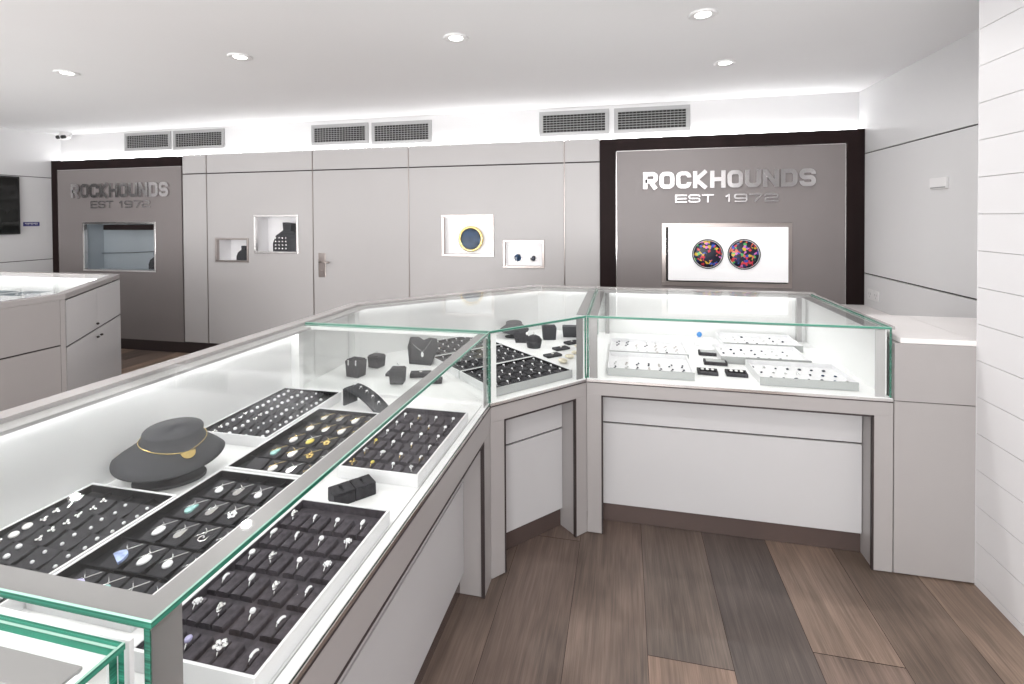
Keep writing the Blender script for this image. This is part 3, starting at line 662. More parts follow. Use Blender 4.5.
# --- right counter
def right_counter():
    t = thing('display_counter', 'right counter with white glass case of small gems below the right sign', 'display counter', (.44, 2.7, 0))
    o = Vector((-.169, 2.268)); d = Vector((1, 0)); n = Vector((0, 1)); L = 1.222
    front_frame(t, o, d, n, L, .636, .066, .069, .112, .478, .093)
    x0, x1, y1 = o.x, o.x+L, 3.205
    strip(t, [(x0, 2.392), (x1, 2.392), (x1, y1), (x0, y1)], .01, .688, 'cabinet_body', 'counter')
    strip(t, [(x0, 2.27), (x1-.002, 2.27), (x1-.002, y1-.012), (x0, y1-.012)], .69, ZD, 'deck', 'deck')
    MB().box(x0, x1, y1-.012, y1, .69, ZT-.013).build('case_back', 'inner_white', t)
    MB().box(x1-.022, x1-.010, 2.30, y1-.012, ZD, ZT-GT-.006).build('case_side', 'inner_white', t)
    MB().box(x0, x1+.02, y1-.055, y1+.002, ZT-.013, ZT+.001).build('back_rim', 'rim', t)
    MB().box(x1-.006, x1+.020, 2.30, y1-.055, ZT-.016, ZT-.004).build('side_rim', 'rim', t)
    MB().box(x0, x1-.022, y1-.11, y1-.055, ZT-.020, ZT-GT-.001).build('rim_channel', 'counter_back', t)
    MB().box(x0+.05, x1-.06, y1-.040, y1-.020, ZT-.018, ZT-.0135).build('led_strip', 'led', t)
    top_pane(t, [(x0, 2.2675), (x1-.007, 2.2675), (x1-.007, y1-.056), (x0, y1-.056)], polished=(0, 1, 3))
    vpane(t, o, d, n, .001, L-.008, .0005, .009)
    vpane(t, Vector((x1-.0095, 2.279)), Vector((0, 1)), Vector((1, 0)), 0, .85, 0, .008, name='glass_end')
    vpane(t, Vector((x0+.001, 2.279)), Vector((0, 1)), Vector((1, 0)), 0, .85, 0, .008, name='glass_end')
    zb0, zb1 = ZT-GT-.004, ZT-GT-.0008
    b = MB(); b.box(x0+.012, x1-.025, 2.279, 2.312, zb0, zb1); b.box(x0+.012, x0+.048, 2.312, 3.09, zb0, zb1); b.box(x1-.075, x1-.025, 2.312, 3.09, zb0, zb1); b.build('top_band', 'band', t)
    b = MB(); b.box(x0+.012, x0+.048, 2.279, 2.282, ZD, zb0); b.build('corner_band', 'band', t)
    b = MB(); b.box(x1-.060, x1-.025, 2.279, 2.282, ZD, zb0); b.build('corner_band', 'counter_back', t)
    for xx in (x0+.05, x1-.075):
        b = MB(); b.box(xx, xx+.025, y1-.04, y1-.013, ZD, ZT-.03); b.build('corner_post', 'counter_back', t)
right_counter()
# --- cabinet between the right counter and the pier, low bench behind
t = thing('corner_cabinet', 'plain grey cabinet with pale top between right counter and boarded pier', 'cabinet', (1.2, 2.4, 0))
b = MB(); b.box(1.056, 1.3325, 2.266, 2.765, .006, .700); b.box(1.056, 1.3325, 2.266, 2.765, .703, .935); b.box(1.3325, XR-.001, 2.267, 2.765, .006, .935); b.build('cabinet_body', 'counter', t, .001)
MB().box(1.058, 1.331, 2.270, 2.70, .6995, .7035).build('seam', 'groove', t)
MB().box(1.075, 1.3325, 2.264, 2.77, .936, .957).build('cabinet_top', 'ledge', t, .002)
MB().box(1.333, XR-.001, 2.267, 2.77, .936, .957).build('cabinet_top', 'ledge', t)
t = thing('low_bench_cabinet', 'low pale ledge at the foot of the right sign wall', 'cabinet', (1.35, 3.9, 0))
MB().box(.90, XR-.002, 3.36, YB-.016, .006, .715).build('cabinet_body', 'counter_back', t)
MB().box(.895, XR-.002, 3.35, YB-.016, .716, .74).build('cabinet_top', 'ledge', t, .002)

# --- left background counter
LP = [(-3.30, -1.0), (-3.30, 2.315), (-4.03, 3.235), (-6.10, 3.235), (-6.10, 2.45), (-4.55, 2.45), (-4.20, 2.10), (-4.20, -1.0)]
def back_counter():
    t = thing('display_counter', 'separate grey glass topped counter in the left background', 'display counter', (-4.2, 1.6, 0))
    strip(t, [(-3.315, -1.0), (-3.315, 2.305), (-4.04, 3.22), (-6.10, 3.22), (-6.10, 2.45), (-4.55, 2.45), (-4.20, 2.10), (-4.20, -1.0)], .01, .688, 'cabinet_body', 'counter_back')
    b = MB(); b.box(-3.314, -3.30, -1.0, 2.285, .03, .688); b.box(-3.314, -3.30, -1.0, 2.285, .697, .965); b.build('side_panel', 'counter', t)
    MB().box(-3.313, -3.306, -1.0, 2.285, .688, .697).build('panel_groove', 'groove', t)
    MB().prism([(-3.30, 2.287), (-3.30, 2.313), (-3.322, 2.330), (-3.335, 2.287)], .03, .965).build('corner_post', 'rim', t)
    p, q = Vector((-3.325, 2.333)), Vector((-4.03, 3.235)); d = unit(p, q); n = Vector((-d.y, d.x)); L = (q-p).length
    zs_ = .668; k = 1
    for u0, u1, z0, z1, kx, kz in ((.004, L*.5, .03, zs_-.006, L*.5-.03, zs_-.055), (L*.5, L-.004, .03, zs_-.006, L*.5+.05, zs_-.055), (.004, L*.5, zs_+.006, .955, L*.5-.03, zs_+.04), (L*.5, L-.004, zs_+.006, .955, None, None)):
        b = MB(); b.obox(p, d, n, u0+.001, u1-.001, -.001, .018, z0, z1); dr = b.build('cupboard_door', 'cupboard', t)
        if kx:
            P = p+d*kx-n*.012; b = MB(); b.ball((P.x, P.y, kz), .010, .010, .008); b.build('knob', 'groove', dr)
    b = MB(); b.obox(p, d, n, .004, L-.004, .008, .02, .03, .955); b.build('door_backing', 'groove', t)
    # case
    inn = [(-3.36, -1.0), (-3.36, 2.30), (-4.06, 3.175), (-6.06, 3.175), (-6.06, 2.50), (-4.52, 2.50), (-4.15, 2.12), (-4.15, -1.0)]
    strip(t, inn, .69, .715, 'deck', 'deck')
    for a_, c_, e_, f_ in ((LP[0], LP[1], inn[1], inn[0]), (LP[1], LP[2], inn[2], inn[1]), (LP[2], LP[3], inn[3], inn[2])):
        strip(t, [a_, c_, e_, f_], .966, ZT+.001, 'top_rim', 'rim')
        g_ = [((x1*.25+x2*.75), (y1_*.25+y2*.75)) for (x1, y1_), (x2, y2) in ((a_, f_), (c_, e_))]
        strip(t, [g_[0], g_[1], e_, f_], .69, .965, 'case_wall', 'inner_white')
    strip(t, [(-3.362, -.99), (-3.362, 2.298), (-4.062, 3.172), (-6.05, 3.172), (-6.05, 2.51), (-4.52, 2.51), (-4.152, 2.13), (-4.152, -.99)], ZT-GT, ZT-.001, 'glass_top', 'glass')
    b = MB(); b.box(-6.03, -4.10, 3.12, 3.145, .955, .965); b.build('led_strip', 'led', t)
    b = MB(); b.box(-3.40, -3.385, -.8, 2.2, .955, .965); b.build('led_strip', 'led', t)
    MB().box(-4.07, -4.045, 3.10, 3.125, .716, .96).build('corner_post', 'rim', t)
back_counter()

# ------------------------------------------------------------------ trays
def tray(label, x, y, sx, sy, rz=0., lining='felt_lo', side='tray_white', h=.035, group=None, name='jewellery_tray', wall=.0055, z=ZD+.0005, front='tray_white'):
    t = thing(name, label, 'jewellery tray', (x, y, z), rz, group)
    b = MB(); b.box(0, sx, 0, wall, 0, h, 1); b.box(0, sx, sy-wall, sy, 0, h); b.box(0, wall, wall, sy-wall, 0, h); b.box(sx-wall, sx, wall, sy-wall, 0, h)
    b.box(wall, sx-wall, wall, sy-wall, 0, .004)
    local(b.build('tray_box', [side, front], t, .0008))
    b = MB(); b.box(wall, sx-wall, wall, sy-wall, .0042, h-.020); e = .002
    b.box(wall, wall+e, wall, sy-wall, h-.020, h-.002); b.box(sx-wall-e, sx-wall, wall, sy-wall, h-.020, h-.002); b.box(wall+e, sx-wall-e, wall, wall+e, h-.020, h-.002); b.box(wall+e, sx-wall-e, sy-wall-e, sy-wall, h-.020, h-.002)
    local(b.build('lining', lining, t))
    return t
def wedge(w, l, h0, h1):      # card pad rising away from the viewer side
    b = MB(); b.add([(-w/2, -l/2, 0), (w/2, -l/2, 0), (w/2, l/2, 0), (-w/2, l/2, 0), (-w/2, -l/2, h0), (w/2, -l/2, h0), (w/2, l/2, h1), (-w/2, l/2, h1)],
                    [(3, 2, 1, 0), (4, 5, 6, 7), (0, 1, 5, 4), (1, 2, 6, 5), (2, 3, 7, 6), (3, 0, 4, 7)]); return b
def ring_pad(w, l, top=.011):
    pr = [(-.5, 0), (-.485, .7), (-.44, .92), (-.28, 1), (-.07, 1), (-.03, .85), (-.02, .1), (.02, .1), (.03, .85), (.07, 1), (.28, 1), (.44, .92), (.485, .7), (.5, 0)]
    b = MB(); n = len(pr); v = [(p*w, -l/2, q*top) for p, q in pr]+[(p*w, l/2, q*top) for p, q in pr]
    b.add(v, [tuple(range(n)), tuple(range(n, 2*n))[::-1]]+[(i, n+i, n+(i+1) % n, (i+1) % n) for i in range(n)]); return b
def inst(name, me, loc, rz, parent=None, sc=1., rx=0.):
    o = bpy.data.objects.new(name, me); COL.objects.link(o)
    m = Matrix.Translation(loc) @ Matrix.Rotation(rz, 4, 'Z') @ Matrix.Rotation(rx, 4, 'X') @ Matrix.Diagonal((sc, sc, sc, 1))
    if parent: o.parent = parent
    o.matrix_basis = m; return o
# jewellery meshes
def band_mesh(name, m, r=.0092):
    b = MB(); b.tube([(0, r*math.cos(a*math.pi/12), r*math.sin(a*math.pi/12)) for a in range(24)], .0011, 6, 0, True); return b.mesh(name, m)
def stone_mesh(kind, m):
    b = MB(); z = .0105
    if kind == 'oval': b.ball((0, 0, z), .0048, .0060, .0036, 0, 10, 6)
    elif kind == 'round': b.ball((0, 0, z), .0046, .0046, .0036, 0, 8, 4, False)
    elif kind == 'halo':
        b.ball((0, 0, z), .0042, .0042, .0034, 0, 8, 4, False)
        for k in range(8): a = k*math.pi/4; b.ball((.0058*math.cos(a), .0058*math.sin(a), z-.0008), .0015, .0015, .0015, 0, 6, 4)
    elif kind == 'flower':
        for k in range(5): a = k*math.pi*.4; b.ball((.0062*math.cos(a), .0062*math.sin(a), z), .0042, .0042, .0024, 0, 8, 5)
        b.ball((0, 0, z+.001), .0022, .0022, .0022, 0, 6, 4)
    elif kind == 'cluster':
        for k in range(7): b.ball((random.uniform(-.006, .006), random.uniform(-.008, .008), z+random.uniform(-.002, .002)), .003, .0034, .0026, 0, 6, 4)
    elif kind == 'pave':
        for k in range(-4, 5): a = k*.16; b.ball((0, .0095*math.sin(a), .0095*math.cos(a)), .0026, .0013, .0016, 0, 6, 4)
    elif kind == 'marquise': b.ball((0, 0, z), .0036, .0085, .0032, 0, 8, 5)
    return b.mesh('stone', m)
BAND = {'silver': band_mesh('band', 'silver'), 'gold': band_mesh('band', 'gold')}
ST = {(k, m): stone_mesh(k, m) for k, m in [('oval', 'diamond'), ('round', 'diamond'), ('halo', 'diamond'), ('flower', 'silver'), ('cluster', 'silver'), ('pave', 'diamond'), ('marquise', 'diamond'), ('oval', 'lavender'), ('oval', 'yellowgem'), ('oval', 'opal_green'), ('oval', 'pearl'), ('cluster', 'gold'), ('round', 'yellowgem')]}
STN = {('oval', 'diamond'): 'oval white stone', ('round', 'diamond'): 'round white stone', ('halo', 'diamond'): 'white halo', ('flower', 'silver'): 'silver flower', ('cluster', 'silver'): 'silver cluster',
       ('pave', 'diamond'): 'stone set band', ('marquise', 'diamond'): 'long white stone', ('oval', 'lavender'): 'lavender oval stone', ('oval', 'yellowgem'): 'yellow stone', ('oval', 'opal_green'): 'sea green stone', ('oval', 'pearl'): 'pearly stone', ('cluster', 'gold'): 'gold cluster', ('round', 'yellowgem'): 'golden yellow stone'}
def ring(label, loc, rz, metal, key, sc=1., group=None):
    t = bpy.data.objects.new('ring', None); COL.objects.link(t); t.matrix_basis = Matrix.Translation(loc) @ Matrix.Rotation(rz, 4, 'Z'); t.empty_display_size = .01
    tag(t, label, 'ring', group)
    inst('band', BAND[metal], (0, 0, 0), 0, t, sc); inst('stone', ST[key], (0, 0, 0), 0, t, sc); return t
def ring_tray(name_lb, label, x, y, sx, sy, cols, rows, spec, group, rz=0, xs=None, ys=None, pad='suede', lining='suede', side='tray_white', default=None, rev_rows=True, rowref='near end', colref='glass front', sc=1.):
    t = tray(label, x, y, sx, sy, rz, lining, side, front='tray_shade_insert_grey' if rz else 'tray_white')
    w = (xs[1]-xs[0]) if xs else (sx-.02)/cols; l = (ys[1]-ys[0]) if ys else (sy-.02)/rows
    w = abs(w); l = abs(l)
    pm = ring_pad(w*.82, l*.72).mesh('ring_cushion', pad)
    R = Matrix.Rotation(rz, 4, 'Z')
    for j in range(rows):
        for i in range(cols):
            lx = xs[i]-x if xs else .01+w*(i+.5); ly = ys[j]-y if ys else .01+l*(j+.5)
            inst('ring_cushion', pm, (lx, ly, .0152), 0, t)
            s = spec(i, j)
            if s is None: continue
            metal, key = s
            p = Matrix.Translation((x, y, ZD)) @ R @ Vector((lx+random.uniform(-.002, .002), ly+random.uniform(-.004, .004), .0152+.0125))
            ring('%s ring, %s from %s, %s row, %s' % (STN[key], ORD[i], colref, ORD[j], name_lb), p, rz+random.uniform(-.25, .25), metal, key, sc, group)
    return t
rnd = random.Random(11)
keysA = [('round', 'diamond'), ('halo', 'diamond'), ('oval', 'diamond'), ('cluster', 'silver'), ('pave', 'diamond'), ('marquise', 'diamond')]
def specT3(i, j):
    fixed = {(2, 0): ('oval', 'lavender'), (1, 0): ('flower', 'silver'), (0, 0): ('pave', 'diamond'), (2, 1): ('cluster', 'silver'), (3, 1): ('halo', 'diamond'), (1, 1): ('round', 'diamond'), (0, 1): ('pave', 'diamond')}
    return 'silver', fixed.get((i, j), rnd.choice(keysA))
ring_tray('front ring tray', 'white tray of grey cushions with silver rings, beside the glass front at lower left', -.793, .640, .240, .448, 4, 6, specT3, 'rings in the front ring tray',
          xs=[-.586, -.648, -.710, -.764], ys=[.675, .745, .814, .884, .953, 1.021], sc=1.25)
def specT6(i, j):
    fixed = {(2, 0): ('oval', 'yellowgem'), (3, 0): ('cluster', 'gold'), (3, 2): ('round', 'yellowgem'), (1, 0): ('round', 'diamond')}
    k = fixed.get((i, j), rnd.choice(keysA)); return ('gold' if k[1] in ('yellowgem', 'gold') or rnd.random() < .35 else 'silver'), k
ring_tray('far ring tray', 'white tray of grey cushions with gold and silver rings near the far glass end', -.795, 1.250, .243, .449, 4, 6, specT6, 'rings in the far ring tray',
          xs=[-.583, -.644, -.705, -.763], ys=[1.285, 1.350, 1.416, 1.484, 1.552, 1.621], sc=1.15)
# trays of the angled counter
ang = math.atan2(U.y, U.x)
def specM(i, j):
    k = rnd.choice([('round', 'diamond'), ('oval', 'diamond'), ('oval', 'pearl'), ('marquise', 'diamond'), ('pave', 'diamond')]); return 'silver', k
def specM1(i, j): return ('silver', ('oval', 'opal_green')) if (i, j) in ((1, 3), (2, 3)) else specM(i, j)
for k, (nm, sp) in enumerate([('corner tray nearest the glass', specM1), ('middle corner tray', specM), ('rear corner tray', specM)]):
    o = Vector((-.232, 2.264))+V*(.293*k)-U*.430
    lab = ['black lined white ring tray closest to the angled glass front', 'black lined white ring tray in the middle of the corner case', 'black lined white ring tray at the back of the corner case'][k]
    if k == 0: o += V*.003
    ring_tray(nm, lab, o.x, o.y, .430, .288, 7, 4, sp, 'rings in the trays of the angled corner case', rz=ang, pad='felt', lining='felt_lo', colref='the left', sc=1.0)

# earring trays
def stud_mesh(kind, m):
    b = MB()
    if kind == 'round': b.ball((0, 0, .003), .0052, .0052, .004, 0, 8, 5)
    elif kind == 'big': b.ball((0, 0, .003), .0085, .0078, .004, 0, 12, 6)
    elif kind == 'cluster':
        for k in range(5): b.ball((random.uniform(-.006, .006), random.uniform(-.006, .006), .003), .0034, .0034, .003, 0, 6, 4)
    elif kind == 'tiny': b.ball((0, 0, .002), .0034, .0034, .003, 0, 8, 4)
    elif kind == 'leaf': b.ball((0, 0, .003), .0038, .0100, .003, 0, 8, 5)
    return b.mesh('stud_earring', m)
SM = {'round': stud_mesh('round', 'diamond'), 'big': stud_mesh('big', 'pearl'), 'cluster': stud_mesh('cluster', 'silver'), 'tiny': stud_mesh('tiny', 'diamond'), 'leaf': stud_mesh('leaf', 'silver'), 'blue': stud_mesh('round', 'lavender')}
SN = {'round': 'round white', 'big': 'large pale disc', 'cluster': 'silver cluster', 'tiny': 'tiny white', 'leaf': 'long silver leaf', 'blue': 'small lavender'}
def stud_tray(nm, label, x, y, sx, sy, xs, ys, group, fixed, skip=()):
    t = tray(label, x, y, sx, sy, 0, 'felt_lo')
    w = xs[1]-xs[0]; l = abs(ys[1]-ys[0]); pm = wedge(w*.88, l*.84, .003, .013).mesh('earring_card', 'felt')
    b = MB()
    for i in range(len(xs)-1): xx = (xs[i]+xs[i+1])/2-x; b.box(xx-.001, xx+.001, .008, sy-.008, .0152, .024)
    for j in range(len(ys)-1): yy = (ys[j]+ys[j+1])/2-y; b.box(.008, sx-.008, yy-.001, yy+.001, .0152, .024)
    local(b.build('dividers', 'felt_lo', t))
    sl = math.atan2(.010, l*.84)
    for j, yy in enumerate(ys):
        for i, xx in enumerate(xs):
            if (i, j) in skip: continue
            inst('earring_card', pm, (xx-x, yy-y, .0154), 0, t)
            k = fixed.get((i, j)) or rnd.choice(['round', 'round', 'cluster'] if i < 2 else ['round', 'tiny', 'tiny'])
            for s in (-1, 1):
                dy = s*l*.21; z = ZD+.0005+.0154+.008+dy*math.tan(sl)
                o = inst('stud_earring', SM[k], (xx+random.uniform(-.002, .002), yy+dy, z+.0005), random.uniform(0, 1), None, 1.25, sl)
                tag(o, '%s earring, %s half, %s column from counter back, %s row, %s' % (SN[k], 'nearer' if s < 0 else 'farther', ORD[i], ORD[j], nm), 'earring', group)
stud_tray('near stud tray', 'black lined tray of paired stud earrings cut off by the left picture edge', -1.388, .520, .274, .512, [-1.351, -1.282, -1.210, -1.145],
          [.555+.0583*k for k in range(8)], 'stud earrings in the near black tray',
          {(0, 7): 'leaf', (0, 6): 'cluster', (0, 5): 'big', (0, 4): 'cluster', (1, 6): 'cluster', (1, 5): 'cluster', (1, 4): 'round', (3, 3): 'blue', (3, 4): 'tiny', (3, 6): 'tiny', (1, 7): 'cluster'})
stud_tray('far stud tray', 'black lined tray of small paired studs along the far back of the case', -1.383, 1.362, .264, .430, [-1.346, -1.284, -1.220, -1.157],
          [1.400+.059*k for k in range(7)], 'stud earrings in the far black tray', {}, skip=((3, 6),))

# pendant trays
def pendant_mesh(kind, m):
    b = MB()
    if kind == 'oval': b.ball((0, 0, 0), .0085, .0120, .004, 0, 14, 6)
    elif kind == 'half':
        n = 12; pts = [(.0145*math.cos(math.pi*k/n), .0180*math.sin(math.pi*k/n)) for k in range(n+1)]; b.prism([(p[0], p[1]-.008) for p in pts], -.0025, .0025)
    elif kind == 'round': b.ball((0, 0, 0), .0085, .0085, .004, 0, 12, 6)
    elif kind == 'drop':
        pr = [(0, .014), (.004, .006), (.008, -.002), (.006, -.009), (0, -.012), (-.006, -.009), (-.008, -.002), (-.004, .006)]; b.prism(pr, -.002, .002)
    elif kind == 'flower':
        for k in range(5): a = k*math.pi*.4; b.ball((.006*math.cos(a), .006*math.sin(a), 0), .0042, .0042, .0025, 0, 8, 5)
    elif kind == 'spiral':
        b.tube([((.002+.0011*k)*math.cos(k*.9), (.002+.0011*k)*math.sin(k*.9), 0) for k in range(9)], .0012, 6)
    elif kind == 'slim': b.ball((0, 0, 0), .0030, .0090, .0025, 0, 8, 5)
    return b.mesh('pendant_drop', m)
PN = {('oval', 'diamond'): 'oval white', ('half', 'opal'): 'half moon blue opal', ('half', 'lavender'): 'half moon lavender opal', ('oval', 'opal_green'): 'sea green opal', ('round', 'diamond'): 'round white', ('drop', 'silver'): 'silver drop',
      ('flower', 'silver'): 'silver flower', ('spiral', 'silver'): 'silver spiral', ('slim', 'silver'): 'slim silver', ('drop', 'opal_green'): 'pale green drop', ('oval', 'yellowgem'): 'yellow oval', ('flower', 'gold'): 'gold flower', ('oval', 'pearl'): 'pearly oval', ('drop', 'pearl'): 'pearly drop'}
PM = {k: pendant_mesh(*k) for k in PN}
def chain_mesh(m):
    b = MB(); b.tube([(-.019, -.004, .0006), (0, .013, .0012), (.021, .030, .0006)], .0010, 5); b.tube([(-.004, .006, .0012), (0, .013, .0018), (.003, .006, .0012)], .0011, 5)
    b.tube([(-.014, .024, .0004), (0, .013, .001)], .0009, 5)
    return b.mesh('chain', m)
CH = {'silver': chain_mesh('silver'), 'gold': chain_mesh('gold')}
def pendant_tray(nm, label, x, y, sx, sy, xs, ys, group, table, metal='silver'):
    t = tray(label, x, y, sx, sy, 0, 'felt_lo')
    w = xs[1]-xs[0]; l = abs(ys[1]-ys[0]); pm = wedge(w*.86, l*.70, .002, .015).mesh('pendant_card', 'felt'); b = MB()
    for i in range(len(xs)-1): xx = (xs[i]+xs[i+1])/2-x; b.box(xx-.001, xx+.001, .008, sy-.008, .0152, .026)
    for j in range(len(ys)-1): yy = (ys[j]+ys[j+1])/2-y; b.box(.008, sx-.008, yy-.0012, yy+.0012, .0152, .027)
    local(b.build('dividers', 'felt_lo', t))
    sl = math.atan2(.013, l*.70)
    for j, yy in enumerate(ys):
        for i, xx in enumerate(xs):
            inst('pendant_card', pm, (xx-x, yy-y, .0154), 0, t)
            k = table[j][i]
            if not k: continue
            mt = metal if (metal == 'silver' or rnd.random() < .6) else 'silver'
            p = bpy.data.objects.new('pendant', None); COL.objects.link(p); p.empty_display_size = .01
            p.matrix_basis = Matrix.Translation((xx+.001, yy-.004, ZD+.0005+.0154+.0108)) @ Matrix.Rotation(sl, 4, 'X')
            tag(p, '%s pendant, %s from glass, %s row, %s' % (PN[k], ORD[len(xs)-1-i], ORD[j], nm), 'pendant', group)
            inst('pendant_drop', PM[k], (.002, -.003, .0008), -.5, p, 1.22); inst('chain', CH[mt], (0, 0, 0), 0, p)
o_, c_, s_, f_, sp_, sl_ = ('oval', 'diamond'), ('round', 'diamond'), ('drop', 'silver'), ('flower', 'silver'), ('spiral', 'silver'), ('slim', 'silver')
XP4 = [-1.043, -.983, -.924, -.866]
pendant_tray('near pendant tray', 'black lined tray of pendants with blue and green opals, near the case end', -1.108, .700, .248, .468, XP4, [.748+.0865*k for k in range(5)], 'pendants in the near black tray',
    [[('half', 'lavender'), ('oval', 'opal_green'), sp_, sl_], [('half', 'opal'), o_, c_, sl_], [o_, s_, sp_, sl_], [('drop', 'opal_green'), s_, f_, sl_], [c_, s_, c_, None]])
pendant_tray('far pendant tray', 'black lined tray of gold chained pendants in the middle of the case', -1.108, 1.178, .248, .446, XP4, [1.222+.086*k for k in range(5)], 'pendants in the middle black tray',
    [[None, ('oval', 'pearl'), s_, sl_], [('drop', 'opal_green'), ('drop', 'pearl'), ('flower', 'gold'), sl_], [('oval', 'pearl'), ('oval', 'yellowgem'), ('flower', 'gold'), sl_], [('oval', 'pearl'), s_, ('drop', 'pearl'), sl_], [s_, s_, ('drop', 'pearl'), sl_]], 'gold')

# white trays of the right case
def white_tray(label, x0, x1, y0, y1): return tray(label, x0, y0, x1-x0, y1-y0, 0, 'pad_white', 'tray_white', h=.036, wall=.004, front='tray_shade_insert_grey')
white_tray('white tray of paired earrings at the front left of the white case', -.078, .306, 2.330, 2.615)
white_tray('white tray of paired earrings behind the front left one', -.078, .318, 2.632, 2.915)
white_tray('white tray of loose gems at the front right of the white case', .575, .956, 2.330, 2.600)
white_tray('white tray of loose gems in the middle right of the white case', .470, .880, 2.635, 2.900)
white_tray('white tray of pale gems at the back right of the white case', .535, .935, 2.925, 3.175)
gm = {}
for nm, m in (('dark', 'darkgem'), ('blue', 'bluefire'), ('white', 'pearl'), ('silver', 'silver')):
    b = MB(); b.ball((0, 0, .002), .0078, .0062, .0042, 0, 8, 5); gm[nm] = b.mesh('loose_gem', m)
gn = {'dark': 'dark opal gem', 'blue': 'blue black gem', 'white': 'pale gem', 'silver': 'silvery gem'}
padw = MB(); padw.box(-.021, .021, -.033, .033, 0, .014)
for (x0, n, ys, lb, pal) in ((.590, 7, (2.385, 2.458, 2.530), 'front right', ['dark', 'dark', 'blue', 'dark', 'dark', 'silver']), (.505, 7, (2.690, 2.763, 2.838), 'middle right', ['dark', 'blue', 'dark', 'silver']), (.572, 7, (3.000, 3.070, 3.140), 'back right', ['silver', 'white', 'silver', 'dark'])):
    for j, yy in enumerate(ys):
        for i in range(n):
            k = rnd.choice(pal); xx = x0+.0505*i+(.022*(2-j) if lb == 'front right' and i < n else 0)
            if xx > .94: continue
            o = inst('loose_gem', gm[k], (xx, yy, ZD+.0185), random.uniform(0, 3), None, random.uniform(.8, 1.25))
            tag(o, '%s, %s from the left in %s row of the %s white tray' % (gn[k], ORD[i], ORD[j], lb), 'gem', 'loose gems in the white trays')
drop = MB(); drop.ball((0, 0, .0022), .0042, .0060, .0026, 0, 8, 4); drop = drop.mesh('drop_earring', 'darkgem')
drop2 = MB(); drop2.ball((0, 0, .0022), .0036, .0065, .0026, 0, 8, 4); drop2 = drop2.mesh('drop_earring', 'silver')
drop3 = MB(); drop3.tube([(.004*math.cos(a), .006*math.sin(a), .002) for a in (0, 1, 2, 3, 4, 5)], .0011, 5); drop3 = drop3.mesh('drop_earring', 'satin')
for (ys, lb, x00) in (((2.385, 2.455), 'front left', -.045), ((2.680, 2.745, 2.81, 2.87), 'rear left', -.040)):
    for j, yy in enumerate(ys):
        if lb == 'front left': yy = yy+.0
        for i in range(7):
            if lb == 'rear left' and ((i < 2 and j < 2) or j == 3 and i not in (0, 1, 3, 4)): continue
            me, nn = rnd.choice([(drop, 'dark'), (drop, 'dark'), (drop3, 'dull silver loop'), (drop2, 'silver')])
            for s in (0, 1):
                o = inst('drop_earring', me, (x00+.051*i+random.uniform(-.004, .004)+s*.006, yy+s*.026, ZD+.0185), random.uniform(-.5, .5), None, 1.25)
                tag(o, '%s earring, %s of pair %s from left, %s row, %s white tray' % (nn, 'rear' if s else 'front', ORD[i], ORD[j], lb), 'earring', 'earrings in the white trays')

# ------------------------------------------------------------------ stands, boxes and loose pieces
def frustum(b, x, y, z, w0, d0, w1, d1, h, rz=0, mi=0, back=0.):
    c, s = math.cos(rz), math.sin(rz)
    def P(a, q, zz): return (x+a*c-q*s, y+a*s+q*c, z+zz)
    v = [P(-w0/2, -d0/2, 0), P(w0/2, -d0/2, 0), P(w0/2, d0/2, 0), P(-w0/2, d0/2, 0), P(-w1/2, -d1/2, h), P(w1/2, -d1/2, h), P(w1/2, d1/2, h+back), P(-w1/2, d1/2, h+back)]
    b.add(v, [(3, 2, 1, 0), (4, 5, 6, 7), (0, 1, 5, 4), (1, 2, 6, 5), (2, 3, 7, 6), (3, 0, 4, 7)], mi)
# necklace bust, long counter
BUST = [(.134, .100, .070, -.014), (.140, .106, .072, -.014), (.140, .106, .076, -.014), (.124, .094, .088, -.008), (.104, .080, .099, .000), (.086, .068, .110, .008), (.077, .062, .119, .014), (.078, .063, .131, .018), (.075, .060, .135, .019), (.0, .0, .136, .019)]
def bust_point(a, u, out=0.):
    i = min(int(u), len(BUST)-2); q = u-i
    rx, ry, z, cy = [BUST[i][k]*(1-q)+BUST[i+1][k]*q for k in range(4)]
    fr = max(0, -math.sin(a)); droop = .026*fr*(1 if rx > .118 else max(0, (rx-.074)/.044))
    return ((rx+out)*math.cos(a), cy+(ry+out)*math.sin(a), z-droop+.008*math.sin(a)*(u > 5.9)+out*.5)
def neck_bust(label, x, y, s, rz, m):
    t = thing('necklace_bust', label, 'display bust', (x, y, ZD+.0005), rz)
    b = MB(); v = []; f = []; n = 48
    for i in range(len(BUST)):
        for k in range(n): v.append(tuple(c*s for c in bust_point(k*2*math.pi/n, i)))
    for i in range(len(BUST)-1):
        for k in range(n): f.append((i*n+k, i*n+(k+1) % n, (i+1)*n+(k+1) % n, (i+1)*n+k))
    f.append(tuple(range(n))[::-1]); b.add(v, f, 0, True); local(b.build('shoulders', m, t))
    b = MB(); b.lathe([(.045*s, .010*s), (.034*s, .025*s), (.034*s, .068*s)], 20, c=(0, .005*s, 0)); local(b.build('stem', m, t))
    b = MB(); b.prism([((.092*math.cos(a))*s, (-.016+.066*math.sin(a))*s) for a in [k*2*math.pi/32 for k in range(32)]], 0, .010*s); local(b.build('foot', m, t, .002))
    return t
BX, BY, BR = -1.268, 1.158, .55
neck_bust('large dark grey necklace bust wearing a gold necklace in the long case', BX, BY, .98, BR, 'bust')
nk = thing('necklace', 'fine gold necklace with a half moon gold pendant on the large bust', 'necklace', (BX, BY, ZD+.0005), BR)
A0 = math.radians(304)
b = MB(); pts = []
for k in range(41):
    a = math.radians(150+284*k/40); dlt = abs(a-A0)/math.radians(142)
    u = 5.85-1.55*max(0, 1-dlt)**1.0
    pts.append(tuple(c*.98 for c in bust_point(a, u, .0016)))
